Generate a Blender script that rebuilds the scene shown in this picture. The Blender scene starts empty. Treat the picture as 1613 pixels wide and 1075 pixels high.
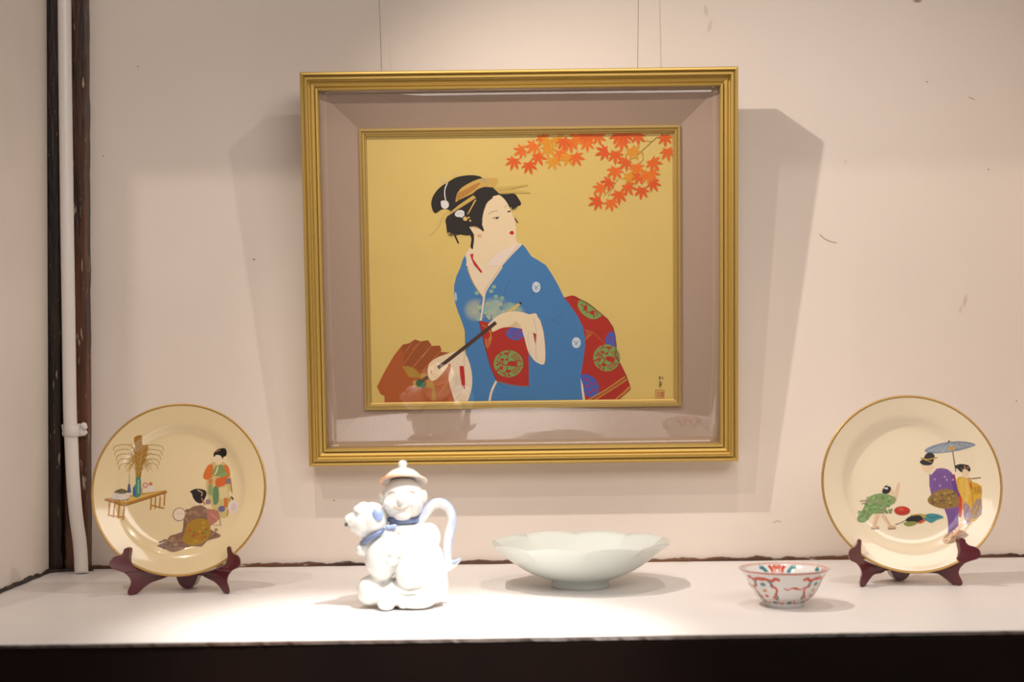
import bpy, bmesh, math, random
from mathutils import Vector, Matrix, geometry, noise

random.seed(7)
S = bpy.context.scene
COL = bpy.context.collection

# ------------------------------------------------------------------ camera
F_PX, CX, CY = 2240.0, 806.5, 537.5
D_WALL, EYE = 2.54, 0.325          # back wall is y = 0, shelf top is z = 0
PITCH = math.atan(62.5 / F_PX)
ROLL = -0.0128
cam_d = bpy.data.cameras.new('camera')
cam_d.sensor_width = 36.0
cam_d.lens = F_PX * 36.0 / 1613.0
cam_d.clip_start = 0.05
cam_d.dof.use_dof = True
cam_d.dof.focus_distance = 2.45
cam_d.dof.aperture_fstop = 3.6
cam = bpy.data.objects.new('camera', cam_d)
COL.objects.link(cam)
CAM_M = Matrix.Translation((0, -D_WALL, EYE)) @ Matrix.Rotation(math.pi / 2 + PITCH, 4, 'X') @ Matrix.Rotation(ROLL, 4, 'Z')
cam.matrix_world = CAM_M
S.camera = cam

# ------------------------------------------------------------------ exposure, world, lamps
S.view_settings.view_transform = 'Standard'
S.view_settings.look = 'None'
S.view_settings.gamma = 1.0
S.view_settings.use_curve_mapping = False
S.view_settings.exposure = 0.13

W = bpy.data.worlds.new('world')
S.world = W
W.use_nodes = True
W.node_tree.nodes['Background'].inputs[0].default_value = (1.0, 0.87, 0.74, 1)
W.node_tree.nodes['Background'].inputs[1].default_value = 0.07

def spot(name, loc, target, watts, angle, blend, color, radius):
    d = bpy.data.lights.new(name, 'SPOT')
    d.energy = watts
    d.spot_size = math.radians(angle)
    d.spot_blend = blend
    d.color = color
    d.shadow_soft_size = radius
    o = bpy.data.objects.new(name, d)
    COL.objects.link(o)
    o.location = loc
    o.rotation_euler = (Vector(target) - Vector(loc)).to_track_quat('-Z', 'Y').to_euler()
    return o

WARM = (1.0, 0.89, 0.80)
spot('spot_lamp_left', (-0.405, -0.70, 1.37), (0.62, -0.22, 0.00), 40, 90, 0.9, WARM, 0.012)
spot('spot_lamp_right', (0.327, -0.70, 1.37), (-0.22, -0.28, 0.00), 14, 88, 0.9, WARM, 0.012)
spot('spot_lamp_room', (-1.05, -2.00, 2.52), (0.35, 0.0, 0.15), 52, 56, 0.8, (1.0, 0.855, 0.73), 0.03)
spot('spot_lamp_pool', (0.42, -1.30, 1.72), (-0.135, -0.70, 0.0), 300, 24, 1.0, (1.0, 0.94, 0.88), 0.03)
ad = bpy.data.lights.new('room_fill_light', 'AREA')        # broad fill light added high behind the viewer for soft ambient light
ad.shape = 'RECTANGLE'; ad.size = 2.4; ad.size_y = 1.0; ad.energy = 33; ad.color = (1.0, 0.91, 0.85)
ao = bpy.data.objects.new('room_fill_light', ad); COL.objects.link(ao)
ao.location = (0.7, -2.9, 1.70)
ao.rotation_euler = (Vector((0.1, 0, 0.4)) - Vector(ao.location)).to_track_quat('-Z', 'Y').to_euler()

# ------------------------------------------------------------------ helpers
def lin(c):
    out = []
    for v in c[:3]:
        v = v / 255.0
        out.append(v / 12.92 if v <= 0.04045 else ((v + 0.055) / 1.055) ** 2.4)
    return (out[0], out[1], out[2], 1.0)

def ray(px, py):
    d = Vector(((px - CX) / F_PX, -(py - CY) / F_PX, -1.0))
    return CAM_M.to_translation(), (CAM_M.to_3x3() @ d)

def at(px, py, dist):                       # point seen at a pixel, dist metres in front of the back wall
    o, d = ray(px, py)
    return o + d * ((-dist - o.y) / d.y)

def mat(name, base, rough=0.5, metal=0.0, coat=0.0, spec=0.5, bump=0.0, bscale=60.0, vary=0.0, vscale=4.0, detail=4.0):
    m = bpy.data.materials.new(name)
    m.use_nodes = True
    nt = m.node_tree
    b = nt.nodes['Principled BSDF']
    b.inputs['Base Color'].default_value = (*base[:3], 1)
    b.inputs['Roughness'].default_value = rough
    b.inputs['Metallic'].default_value = metal
    b.inputs['Coat Weight'].default_value = coat
    b.inputs['Coat Roughness'].default_value = 0.04
    b.inputs['Specular IOR Level'].default_value = spec
    if bump or vary:
        tc = nt.nodes.new('ShaderNodeTexCoord')
    if bump:
        n = nt.nodes.new('ShaderNodeTexNoise'); n.inputs['Scale'].default_value = bscale; n.inputs['Detail'].default_value = detail
        nt.links.new(tc.outputs['Object'], n.inputs['Vector'])
        bp = nt.nodes.new('ShaderNodeBump'); bp.inputs['Strength'].default_value = bump; bp.inputs['Distance'].default_value = 0.004
        nt.links.new(n.outputs['Fac'], bp.inputs['Height'])
        nt.links.new(bp.outputs['Normal'], b.inputs['Normal'])
    if vary:
        n = nt.nodes.new('ShaderNodeTexNoise'); n.inputs['Scale'].default_value = vscale; n.inputs['Detail'].default_value = 6
        nt.links.new(tc.outputs['Object'], n.inputs['Vector'])
        r = nt.nodes.new('ShaderNodeValToRGB')
        r.color_ramp.elements[0].position = 0.3; r.color_ramp.elements[1].position = 0.7
        r.color_ramp.elements[0].color = (*[c * (1 - vary) for c in base[:3]], 1)
        r.color_ramp.elements[1].color = (*[min(1, c * (1 + vary * 0.5)) for c in base[:3]], 1)
        nt.links.new(n.outputs['Fac'], r.inputs['Fac'])
        nt.links.new(r.outputs['Color'], b.inputs['Base Color'])
    return m

def paint_mat(name, rough=0.55, coat=0.0, tone=1.0):
    m = bpy.data.materials.new(name)
    m.use_nodes = True
    nt = m.node_tree
    b = nt.nodes['Principled BSDF']
    a = nt.nodes.new('ShaderNodeAttribute'); a.attribute_name = 'Col'
    nt.links.new(a.outputs['Color'], b.inputs['Base Color'])
    b.inputs['Roughness'].default_value = rough
    b.inputs['Coat Weight'].default_value = coat
    b.inputs['Coat Roughness'].default_value = 0.05
    return m

def wood_flecked(name, dark, brown, fleck, amount, along='z'):
    m = bpy.data.materials.new(name)
    m.use_nodes = True
    nt = m.node_tree
    b = nt.nodes['Principled BSDF']
    tc = nt.nodes.new('ShaderNodeTexCoord')
    mp = nt.nodes.new('ShaderNodeMapping'); mp.inputs['Scale'].default_value = (60, 60, 5) if along == 'z' else (5, 60, 60)
    nt.links.new(tc.outputs['Object'], mp.inputs['Vector'])
    n = nt.nodes.new('ShaderNodeTexNoise'); n.inputs['Scale'].default_value = 1.0; n.inputs['Detail'].default_value = 6
    nt.links.new(mp.outputs['Vector'], n.inputs['Vector'])
    r = nt.nodes.new('ShaderNodeValToRGB')
    r.color_ramp.elements[0].position = 0.35; r.color_ramp.elements[0].color = (*dark, 1)
    r.color_ramp.elements[1].position = 0.7; r.color_ramp.elements[1].color = (*brown, 1)
    nt.links.new(n.outputs['Fac'], r.inputs['Fac'])
    mp2 = nt.nodes.new('ShaderNodeMapping'); mp2.inputs['Scale'].default_value = (170, 170, 28) if along == 'z' else (22, 170, 170); mp2.inputs['Location'].default_value = (3, 5, 1)
    nt.links.new(tc.outputs['Object'], mp2.inputs['Vector'])
    n2 = nt.nodes.new('ShaderNodeTexNoise'); n2.inputs['Scale'].default_value = 1.0; n2.inputs['Detail'].default_value = 5
    nt.links.new(mp2.outputs['Vector'], n2.inputs['Vector'])
    r2 = nt.nodes.new('ShaderNodeValToRGB')
    r2.color_ramp.elements[0].position = amount; r2.color_ramp.elements[0].color = (0, 0, 0, 1)
    r2.color_ramp.elements[1].position = amount + 0.05; r2.color_ramp.elements[1].color = (1, 1, 1, 1)
    nt.links.new(n2.outputs['Fac'], r2.inputs['Fac'])
    mx = nt.nodes.new('ShaderNodeMixRGB'); mx.inputs[2].default_value = (*fleck, 1)
    nt.links.new(r2.outputs['Color'], mx.inputs[0]); nt.links.new(r.outputs['Color'], mx.inputs[1])
    nt.links.new(mx.outputs[0], b.inputs['Base Color'])
    b.inputs['Roughness'].default_value = 0.42
    bp = nt.nodes.new('ShaderNodeBump'); bp.inputs['Strength'].default_value = 0.5; bp.inputs['Distance'].default_value = 0.003
    nt.links.new(n2.outputs['Fac'], bp.inputs['Height']); nt.links.new(bp.outputs['Normal'], b.inputs['Normal'])
    return m

def tag(o, label, cat, group=None, kind=None):
    o['label'] = label
    o['category'] = cat
    if group: o['group'] = group
    if kind: o['kind'] = kind
    return o

def empty(name, loc=(0, 0, 0), rot=(0, 0, 0)):
    o = bpy.data.objects.new(name, None)
    COL.objects.link(o)
    o.location = loc; o.rotation_euler = rot
    o.empty_display_size = 0.03
    return o

def link(name, me, m, parent=None, smooth=False):
    if m is not None:
        me.materials.clear(); me.materials.append(m)
    if smooth:
        for p in me.polygons: p.use_smooth = True
    o = bpy.data.objects.new(name, me)
    COL.objects.link(o)
    if parent: o.parent = parent
    return o

def from_bm(name, bm, m, parent=None, smooth=False, recalc=True):
    if recalc: bmesh.ops.recalc_face_normals(bm, faces=bm.faces)
    me = bpy.data.meshes.new(name)
    bm.to_mesh(me); bm.free()
    return link(name, me, m, parent, smooth)

def box(bm, x0, x1, y0, y1, z0, z1):
    v = [bm.verts.new(p) for p in ((x0,y0,z0),(x1,y0,z0),(x1,y1,z0),(x0,y1,z0),(x0,y0,z1),(x1,y0,z1),(x1,y1,z1),(x0,y1,z1))]
    for f in ((0,3,2,1),(4,5,6,7),(0,1,5,4),(1,2,6,5),(2,3,7,6),(3,0,4,7)):
        bm.faces.new([v[i] for i in f])

def box_obj(name, x0, x1, y0, y1, z0, z1, m, parent=None, bevel=0.0):
    bm = bmesh.new(); box(bm, x0, x1, y0, y1, z0, z1)
    if bevel:
        bmesh.ops.bevel(bm, geom=list(bm.edges), offset=bevel, segments=2, affect='EDGES', profile=0.5)
    return from_bm(name, bm, m, parent)

def catmull(pts, n=6, closed=True):
    P = [Vector(p) for p in pts]; out = []; N = len(P)
    rng = range(N) if closed else range(N - 1)
    for i in rng:
        if closed:
            p0, p1, p2, p3 = P[(i-1) % N], P[i], P[(i+1) % N], P[(i+2) % N]
        else:
            p0, p1, p2, p3 = P[max(i-1, 0)], P[i], P[i+1], P[min(i+2, N-1)]
        for k in range(n):
            t = k / n
            out.append(0.5 * ((2*p1) + (p2-p0)*t + (2*p0-5*p1+4*p2-p3)*t*t + (3*p1-p0-3*p2+p3)*t*t*t))
    if not closed: out.append(P[-1])
    return out

def tube(bm, pts, radii, seg=12, cap=True, flat=1.0):
    P = [Vector(p) for p in pts]
    if not hasattr(radii, '__len__'): radii = [radii] * len(P)
    rings = []
    up = None
    for i, p in enumerate(P):
        t = (P[min(i+1, len(P)-1)] - P[max(i-1, 0)]).normalized()
        if up is None:
            a = Vector((0, 1, 0)) if abs(t.y) < 0.9 else Vector((1, 0, 0))
            up = (a - t * a.dot(t)).normalized()
        else:
            up = (up - t * up.dot(t)).normalized()
        s = t.cross(up)
        rings.append([bm.verts.new(p + radii[i] * (math.cos(2*math.pi*k/seg) * up * flat + math.sin(2*math.pi*k/seg) * s)) for k in range(seg)])
    for a, b in zip(rings, rings[1:]):
        for k in range(seg):
            bm.faces.new((a[k], a[(k+1) % seg], b[(k+1) % seg], b[k]))
    if cap:
        bm.faces.new(rings[0][::-1]); bm.faces.new(rings[-1])

def lathe(bm, prof, seg=96, rfun=None, zfun=None):
    rings = []
    for (r, z) in prof:
        if r < 1e-6:
            rings.append([bm.verts.new((0, 0, z))])
        else:
            ring = []
            for k in range(seg):
                a = 2 * math.pi * k / seg
                rr = r * (rfun(a, r, z) if rfun else 1.0)
                zz = z + (zfun(a, r, z) if zfun else 0.0)
                ring.append(bm.verts.new((rr * math.cos(a), rr * math.sin(a), zz)))
            rings.append(ring)
    for a, b in zip(rings, rings[1:]):
        for k in range(seg):
            k2 = (k + 1) % seg
            if len(a) == 1 and len(b) == 1: continue
            if len(a) == 1: bm.faces.new((a[0], b[k2], b[k]))
            elif len(b) == 1: bm.faces.new((a[k], a[k2], b[0]))
            else: bm.faces.new((a[k], a[k2], b[k2], b[k]))

class Decal:
    """flat painted shapes: each shape is a thin layer of pigment on the surface, later shapes over earlier"""
    def __init__(self, fmap, maxedge=None, eps=1.5e-6, start=0):
        self.fmap, self.maxedge, self.eps, self.n = fmap, maxedge, eps, start
        self.v, self.f, self.c = [], [], []
        self.org, self.sc = (0, 0), 1.0
    def crop(self, ox, oy, sc):
        self.org, self.sc = (ox, oy), sc
    def _p(self, p):
        return (self.org[0] + p[0] / self.sc, self.org[1] + p[1] / self.sc)
    def _emit(self, pts, tris, cols):
        self.n += 1
        if self.maxedge:
            bm = bmesh.new()
            lay = bm.verts.layers.float_color.new('c')
            vs = []
            for p, c in zip(pts, cols):
                v = bm.verts.new((p[0], p[1], 0)); v[lay] = c; vs.append(v)
            for t in tris:
                try: bm.faces.new([vs[i] for i in t])
                except ValueError: pass
            for _ in range(5):
                es = [e for e in bm.edges if e.calc_length() > self.maxedge]
                if not es: break
                bmesh.ops.subdivide_edges(bm, edges=es, cuts=1)
                bmesh.ops.triangulate(bm, faces=[f for f in bm.faces if len(f.verts) > 3])
            bm.verts.index_update()
            pts = [(v.co.x, v.co.y) for v in bm.verts]; cols = [tuple(v[lay]) for v in bm.verts]
            tris = [[v.index for v in f.verts] for f in bm.faces]
            bm.free()
        b = len(self.v)
        for p in pts: self.v.append(self.fmap(p[0], p[1], self.n * self.eps))
        self.c += cols
        self.f += [[b + i for i in t] for t in tris]
    def poly(self, col, pts, smooth=0):
        P = [self._p(p) for p in pts]
        if smooth:
            P = [(q.x, q.y) for q in catmull([(a, b, 0) for a, b in P], smooth)]
        tris = geometry.tessellate_polygon([[Vector((a, b, 0)) for a, b in P]])
        self._emit(P, [list(t) for t in tris], [lin(col)] * len(P))
    def ell(self, col, cx, cy, rx, ry, rot=0, edge=None, n=28):
        c, s = math.cos(math.radians(rot)), math.sin(math.radians(rot))
        P = [self._p((cx, cy))] + [self._p((cx + rx*math.cos(t)*c - ry*math.sin(t)*s, cy + rx*math.cos(t)*s + ry*math.sin(t)*c)) for t in [2*math.pi*k/n for k in range(n)]]
        cols = [lin(col)] + [lin(edge if edge else col)] * n
        if edge:                                # soft rim: solid to 60 %, then blending
            c0 = P[0]
            mid = [(c0[0] + (p[0]-c0[0])*0.6, c0[1] + (p[1]-c0[1])*0.6) for p in P[1:]]
            P = [c0] + mid + P[1:]
            mixc = tuple(0.75*a + 0.25*b for a, b in zip(lin(col), lin(edge)))
            cols = [lin(col)] + [mixc]*n + [lin(edge)]*n
            tris = [[0, 1+k, 1+(k+1) % n] for k in range(n)]
            for k in range(n):
                k2 = (k+1) % n
                tris += [[1+k, 1+n+k, 1+n+k2], [1+k, 1+n+k2, 1+k2]]
        else:
            tris = [[0, 1+k, 1+(k+1) % n] for k in range(n)]
        self._emit(P, tris, cols)
    def line(self, col, pts, w, smooth=0, taper=None):
        P = [Vector((*self._p(p), 0)) for p in pts]
        if smooth: P = catmull(P, smooth, False)
        w = w / self.sc / 2; L, R = [], []
        for i, p in enumerate(P):
            t = P[min(i+1, len(P)-1)] - P[max(i-1, 0)]
            if t.length < 1e-9: t = Vector((1, 0, 0))
            t.normalize(); nrm = Vector((-t.y, t.x, 0))
            ww = w
            if taper is not None:
                f = i / (len(P) - 1); ww = w * (1 + (taper - 1) * f)
            L.append(p + nrm*ww); R.append(p - nrm*ww)
        pts2 = [(q.x, q.y) for q in L + R]; n = len(P); tris = []
        for i in range(n-1): tris += [[i, i+1, n+i+1], [i, n+i+1, n+i]]
        self._emit(pts2, tris, [lin(col)] * len(pts2))
    def build(self, name, m, parent):
        me = bpy.data.meshes.new(name)
        me.from_pydata(self.v, [], self.f); me.update()
        at_ = me.attributes.new('Col', 'FLOAT_COLOR', 'POINT')
        at_.data.foreach_set('color', [x for c in self.c for x in c])
        return link(name, me, m, parent)
    def sub(self):
        d = Decal(self.fmap, self.maxedge, self.eps, self.n + 1)
        d.org, d.sc = self.org, self.sc
        return d

# ------------------------------------------------------------------ materials
M = {}
M['plaster'] = mat('plaster', (0.80, 0.715, 0.642), 0.75, bump=0.12, bscale=35, vary=0.035, vscale=3)
M['plaster_side'] = mat('plaster_side', (0.80, 0.73, 0.665), 0.7, bump=0.15, bscale=25, vary=0.05, vscale=5)
M['shelf_white'] = mat('shelf_white', (0.83, 0.80, 0.79), 0.45, bump=0.05, bscale=90, vary=0.02, vscale=8)
M['dark_panel'] = mat('dark_panel', (0.010, 0.0035, 0.0022), 0.75, spec=0.15, vary=0.4, vscale=6)
M['lip'] = wood_flecked('lip_wood', (0.012, 0.006, 0.004), (0.07, 0.03, 0.015), (0.22, 0.15, 0.11), 0.66, 'x')
M['post'] = wood_flecked('post_wood', (0.022, 0.009, 0.005), (0.15, 0.05, 0.02), (0.42, 0.34, 0.26), 0.64)
M['post_dark'] = wood_flecked('post_dark_wood', (0.006, 0.004, 0.003), (0.035, 0.015, 0.008), (0.34, 0.27, 0.20), 0.65)
M['strip'] = wood_flecked('strip_wood', (0.03, 0.012, 0.006), (0.16, 0.07, 0.03), (0.6, 0.5, 0.4), 0.66, 'x')
M['caulk'] = mat('caulk', (0.045, 0.033, 0.024), 0.6, bump=0.6, bscale=120, vary=0.7, vscale=40)
M['pipe'] = mat('pipe_paint', (0.78, 0.74, 0.71), 0.35, bump=0.05, bscale=40)
M['gold'] = mat('gold_moulding', (0.56, 0.385, 0.105), 0.42, metal=0.55)
M['gold_in'] = mat('gold_inner_moulding', (0.62, 0.44, 0.14), 0.4, metal=0.55)
M['liner'] = mat('liner_fabric', (0.43, 0.31, 0.24), 0.6, bump=0.1, bscale=400)
M['board'] = mat('backing_board', (0.25, 0.17, 0.10), 0.8)
M['canvas'] = mat('gold_ground', lin((221, 193, 112))[:3], 0.5, vary=0.03, vscale=9)
M['paint'] = paint_mat('picture_pigment', 0.6)
M['wire'] = mat('wire', (0.12, 0.10, 0.09), 0.4, metal=0.8)
M['plate'] = mat('cream_glaze', lin((242, 227, 198))[:3], 0.22, coat=0.7)
M['plate_dim'] = mat('dim_cream_glaze', lin((230, 208, 164))[:3], 0.2, coat=0.8)  # left plate's cream glaze, with its weaker, warmer light put into the colour
M['plate_gold'] = mat('gilt_rim', (0.55, 0.33, 0.10), 0.3, metal=0.6)
M['enamel'] = paint_mat('overglaze_enamel', 0.35, 0.5)
M['lacquer'] = mat('burgundy_lacquer', (0.10, 0.008, 0.017), 0.22, coat=0.4)
M['celadon'] = mat('celadon_glaze', (0.72, 0.775, 0.735), 0.15, coat=0.5)
M['bowl'] = mat('bowl_glaze', (0.78, 0.77, 0.74), 0.15, coat=0.5)
M['porcelain'] = paint_mat('figure_porcelain', 0.3, 0.4)
M['stain'] = mat('stain', (0.52, 0.43, 0.36), 0.8)
M['mark'] = mat('dark_mark', (0.10, 0.07, 0.05), 0.8)

def glass_material():
    m = bpy.data.materials.new('clear_acrylic')
    m.use_nodes = True
    nt = m.node_tree; nt.nodes.clear()
    out = nt.nodes.new('ShaderNodeOutputMaterial')
    mix = nt.nodes.new('ShaderNodeMixShader')
    tr = nt.nodes.new('ShaderNodeBsdfTransparent'); gl = nt.nodes.new('ShaderNodeBsdfGlossy')
    gl.inputs['Roughness'].default_value = 0.0
    tr.inputs['Color'].default_value = (0.99, 0.99, 0.99, 1)
    lw = nt.nodes.new('ShaderNodeLayerWeight'); lw.inputs['Blend'].default_value = 0.5
    pw = nt.nodes.new('ShaderNodeMath'); pw.operation = 'POWER'; pw.inputs[1].default_value = 5.0
    ml = nt.nodes.new('ShaderNodeMath'); ml.operation = 'MULTIPLY_ADD'; ml.inputs[1].default_value = 0.925; ml.inputs[2].default_value = 0.075
    nt.links.new(lw.outputs['Facing'], pw.inputs[0]); nt.links.new(pw.outputs[0], ml.inputs[0])
    nt.links.new(ml.outputs[0], mix.inputs[0]); nt.links.new(tr.outputs[0], mix.inputs[1]); nt.links.new(gl.outputs[0], mix.inputs[2])
    nt.links.new(mix.outputs[0], out.inputs['Surface'])
    return m
M['glass'] = glass_material()

# ------------------------------------------------------------------ the setting
XL, XR = -0.815, 0.935
SHELF_D = 0.735
o = box_obj('wall_back', XL - 0.08, XR + 0.05, 0.0, 0.06, -0.05, 1.60, M['plaster'])
wall_back = tag(o, 'pinkish off-white plaster back wall of the display niche', 'wall', kind='structure')

bm = bmesh.new(); box(bm, XL - 0.06, XL, -SHELF_D - 0.01, -0.032, -0.05, 1.60)
ed = [e for e in bm.edges if all(v.co.x > XL - 0.01 and v.co.y > -0.05 for v in e.verts)]
bmesh.ops.bevel(bm, geom=ed, offset=0.014, segments=5, affect='EDGES', profile=0.5)
tag(from_bm('wall_left', bm, M['plaster_side']), 'pale plaster side wall left of the brown corner post', 'wall', kind='structure')
tag(box_obj('wall_right', XR, XR + 0.05, -SHELF_D - 0.01, 0.0, -0.05, 1.60, M['plaster_side']), 'pale side wall closing the niche on the right', 'wall', kind='structure')
tag(box_obj('ceiling', XL - 0.06, XR + 0.05, -SHELF_D + 0.01, 0.06, 1.60, 1.65, M['plaster_side']), 'pale ceiling of the display niche', 'ceiling', kind='structure')
tag(box_obj('trim_1', XL - 0.06, XR + 0.05, -SHELF_D - 0.01, -SHELF_D + 0.01, 1.378, 1.65, M['dark_panel']), 'dark wooden lintel above the niche opening', 'trim', kind='structure')

# corner post of two dark boards with a gap between them
def rough_board(name, x0, x1, y0, y1, z0, z1, m, amp, seed, parent=None):
    bm = bmesh.new(); n = 90; rings = []
    for i in range(n + 1):
        z = z0 + (z1 - z0) * i / n
        a = amp * noise.noise((z * 22, seed, 0)) + 0.6 * amp * noise.noise((z * 70, seed, 3))
        b = amp * noise.noise((z * 18, seed, 9)) + 0.7 * amp * noise.noise((z * 80, seed, 5))
        rings.append([bm.verts.new(p) for p in ((x0 + a, y1, z), (x1 + b, y1, z), (x1 + b, y0 + 0.002, z), (x1 + b - 0.003, y0, z), (x0 + a + 0.003, y0, z), (x0 + a, y0 + 0.002, z))])
    for r, s in zip(rings, rings[1:]):
        for k in range(6): bm.faces.new((r[k], r[(k+1) % 6], s[(k+1) % 6], s[k]))
    bm.faces.new(rings[0][::-1]); bm.faces.new(rings[-1])
    return from_bm(name, bm, m, parent)
post = empty('trim_2', (0, 0, 0))
tag(post, 'worn dark brown wooden corner post with chipped paint behind the white pipe', 'post', kind='structure')
rough_board('post_board', -0.824, -0.797, -0.034, -0.001, 0.0, 1.59, M['post_dark'], 0.0016, 1.0, post)
rough_board('post_board', -0.793, -0.752, -0.026, -0.001, 0.0, 1.59, M['post'], 0.0016, 5.0, post)

# the ragged wooden strip at the foot of the back wall and the dark caulking of the left wall
def ragged(name, pts, h, d, m, seed, dirv, gap=0.0):
    """a strip along pts on the shelf, height h, thickness d out of the wall along dirv"""
    bm = bmesh.new(); rings = []
    P = [Vector(p) for p in pts]; L = sum((b - a).length for a, b in zip(P, P[1:])); n = int(L / 0.006)
    for i in range(n + 1):
        s = L * i / n; k = 0; t = s
        while k < len(P) - 2 and t > (P[k+1] - P[k]).length: t -= (P[k+1] - P[k]).length; k += 1
        p = P[k] + (P[k+1] - P[k]).normalized() * t
        hh = h * (0.75 + 0.55 * noise.noise((s * 30, seed, 1)) + 0.3 * noise.noise((s * 110, seed, 2)))
        dd = d * (0.8 + 0.5 * noise.noise((s * 26, seed, 4)))
        hh = max(hh, 0.0012); dd = max(dd, 0.001)
        q = p + dirv * dd
        rings.append([bm.verts.new(v) for v in ((p.x, p.y, 0.0), (q.x, q.y, 0.0), (q.x, q.y, hh * 0.75), (p.x + dirv.x*dd*0.5, p.y + dirv.y*dd*0.5, hh), (p.x, p.y, hh))])
    for r, s_ in zip(rings, rings[1:]):
        for k in range(5): bm.faces.new((r[k], r[(k+1) % 5], s_[(k+1) % 5], s_[k]))
    bm.faces.new(rings[0][::-1]); bm.faces.new(rings[-1])
    return from_bm(name, bm, m)
tag(ragged('baseboard_back', [(-0.75, -0.0005, 0), (XR, -0.0005, 0)], 0.0075, 0.009, M['strip'], 2.2, Vector((0, -1, 0))),
    'ragged thin brown wooden strip along the foot of the back wall', 'baseboard', kind='structure')
tag(ragged('baseboard_left', [(XL - 0.0, -SHELF_D, 0), (XL, -0.05, 0), (-0.79, -0.036, 0), (-0.745, -0.030, 0)], 0.008, 0.008, M['caulk'], 4.1, Vector((0.7, -0.5, 0))),
    'rough dark caulking along the foot of the left wall and post', 'caulking', kind='structure')

# stains, scratches and pin holes on the plaster
wd = Decal(lambda x, y, w: tuple(at(x, y, 0.0) + Vector((0, -0.0002 - w, 0))))
wd.line((172, 152, 138), [(1291, 369), (1297, 375), (1306, 380), (1318, 383)], 1.6, 4)
wd.ell((208, 192, 178), 1520, 474, 4, 13, 12, (230, 219, 211)); wd.ell((214, 198, 186), 1513, 488, 3, 8, 8, (230, 219, 211))
wd.ell((212, 198, 186), 1112, 17, 4, 11, -8, (230, 219, 211)); wd.ell((214, 200, 188), 1118, 42, 4, 12, 15, (230, 219, 211))
wd.ell((150, 130, 115), 1445, 1, 8, 4, 0, (225, 213, 204))
for (x, y, r) in ((400, 409, 2.0), (526, 789, 1.5), (1557, 267, 1.5), (1460, 129, 1.5), (1601, 632, 1.3), (217, 105, 1.4), (163, 246, 1.3)):
    wd.ell((150, 126, 110), x, y, r * 0.9, r * 0.7)
wd.line((180, 155, 140), [(1526, 153), (1535, 157)], 1.5)
wd.line((196, 178, 164), [(1218, 824), (1224, 821), (1230, 823)], 1.5)
wd.ell((216, 202, 190), 1332, 255, 3, 3, 0, (230, 219, 211))
wd.build('wall_mark', paint_mat('wall_marks', 0.8), wall_back)

# ------------------------------------------------------------------ shelf
shelf = empty('display_shelf', (0.08, -0.37, -0.04))
tag(shelf, 'white painted display shelf with worn dark wooden front edge', 'shelf')
def loc_box(name, x0, x1, y0, y1, z0, z1, m, parent, bevel=0):
    ob = box_obj(name, x0, x1, y0, y1, z0, z1, m, parent, bevel)
    ob.matrix_parent_inverse = Matrix.Translation(parent.location).inverted()
    return ob
bm = bmesh.new()
v = [(XL - 0.02, 0.03), (XR + 0.02, 0.03), (XR + 0.02, -SHELF_D + 0.012), (XL - 0.02, -SHELF_D - 0.002)]
bot = [bm.verts.new((a, b, -0.006)) for a, b in v]; top = [bm.verts.new((a, b, 0.0)) for a, b in v]
bm.faces.new(bot[::-1]); bm.faces.new(top)
for k in range(4): bm.faces.new((bot[k], bot[(k+1) % 4], top[(k+1) % 4], top[k]))
ob = from_bm('shelf_board', bm, M['shelf_white'], shelf); ob.matrix_parent_inverse = Matrix.Translation(shelf.location).inverted()
bm = bmesh.new(); n = 260; rings = []
for i in range(n + 1):
    t = i / n; x = XL - 0.06 + (XR - XL + 0.12) * t; y = -SHELF_D - 0.002 + 0.014 * t
    a = 0.0012 * noise.noise((x * 30, 1, 0)) + 0.0010 * noise.noise((x * 110, 2, 0))
    rings.append([bm.verts.new(p) for p in ((x, y + 0.0004, -0.001 + a * 0.6), (x, y - 0.005, -0.0015 + a), (x, y - 0.0065 + a, -0.004), (x, y - 0.003, -0.0065), (x, y + 0.0004, -0.0065))])
for r, s_ in zip(rings, rings[1:]):
    for k in range(5): bm.faces.new((r[k], r[(k+1) % 5], s_[(k+1) % 5], s_[k]))
bm.faces.new(rings[0][::-1]); bm.faces.new(rings[-1])
ob = from_bm('front_edge', bm, M['lip'], shelf); ob['label'] = 'worn dark wooden front edge'; ob.matrix_parent_inverse = Matrix.Translation(shelf.location).inverted()
loc_box('front_panel', XL - 0.06, XR + 0.07, -SHELF_D - 0.003, -SHELF_D + 0.028, -0.35, -0.0065, M['dark_panel'], shelf)

# ------------------------------------------------------------------ white pipe with its clip
pp = empty('conduit_pipe', at(128, 905, 0.06))
tag(pp, 'white painted pipe running down the corner post with a clip', 'pipe')
pts = [at(100, -420, 0.045), at(101.5, 0, 0.045), at(105, 300, 0.045), at(108, 500, 0.045), at(110, 640, 0.045), at(112.5, 700, 0.046), at(115, 755, 0.048), at(119.5, 810, 0.05), at(126, 860, 0.055)]
b = at(128.5, 902, 0.065); b.z = 0.0; pts.append(b)
pts = catmull(pts, 6, False)
pts = [p - pp.location for p in pts]
bm = bmesh.new(); tube(bm, pts, 0.0117, 20)
from_bm('pipe', bm, M['pipe'], pp, True)
c = at(113, 679, 0.047) - pp.location
bm = bmesh.new()
tube(bm, [c + Vector((0, 0, -0.010)), c + Vector((0, 0, -0.0095)), c + Vector((0, 0, 0.0095)), c + Vector((0, 0, 0.010))], [0.0125, 0.0135, 0.0135, 0.0125], 20)
clip = from_bm('pipe_clip', bm, M['pipe'], pp, True)
bm = bmesh.new(); box(bm, c.x - 0.019, c.x + 0.024, c.y + 0.006, c.y + 0.012, c.z - 0.010, c.z + 0.0115)
bmesh.ops.bevel(bm, geom=list(bm.edges), offset=0.002, segments=2, affect='EDGES')
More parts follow.
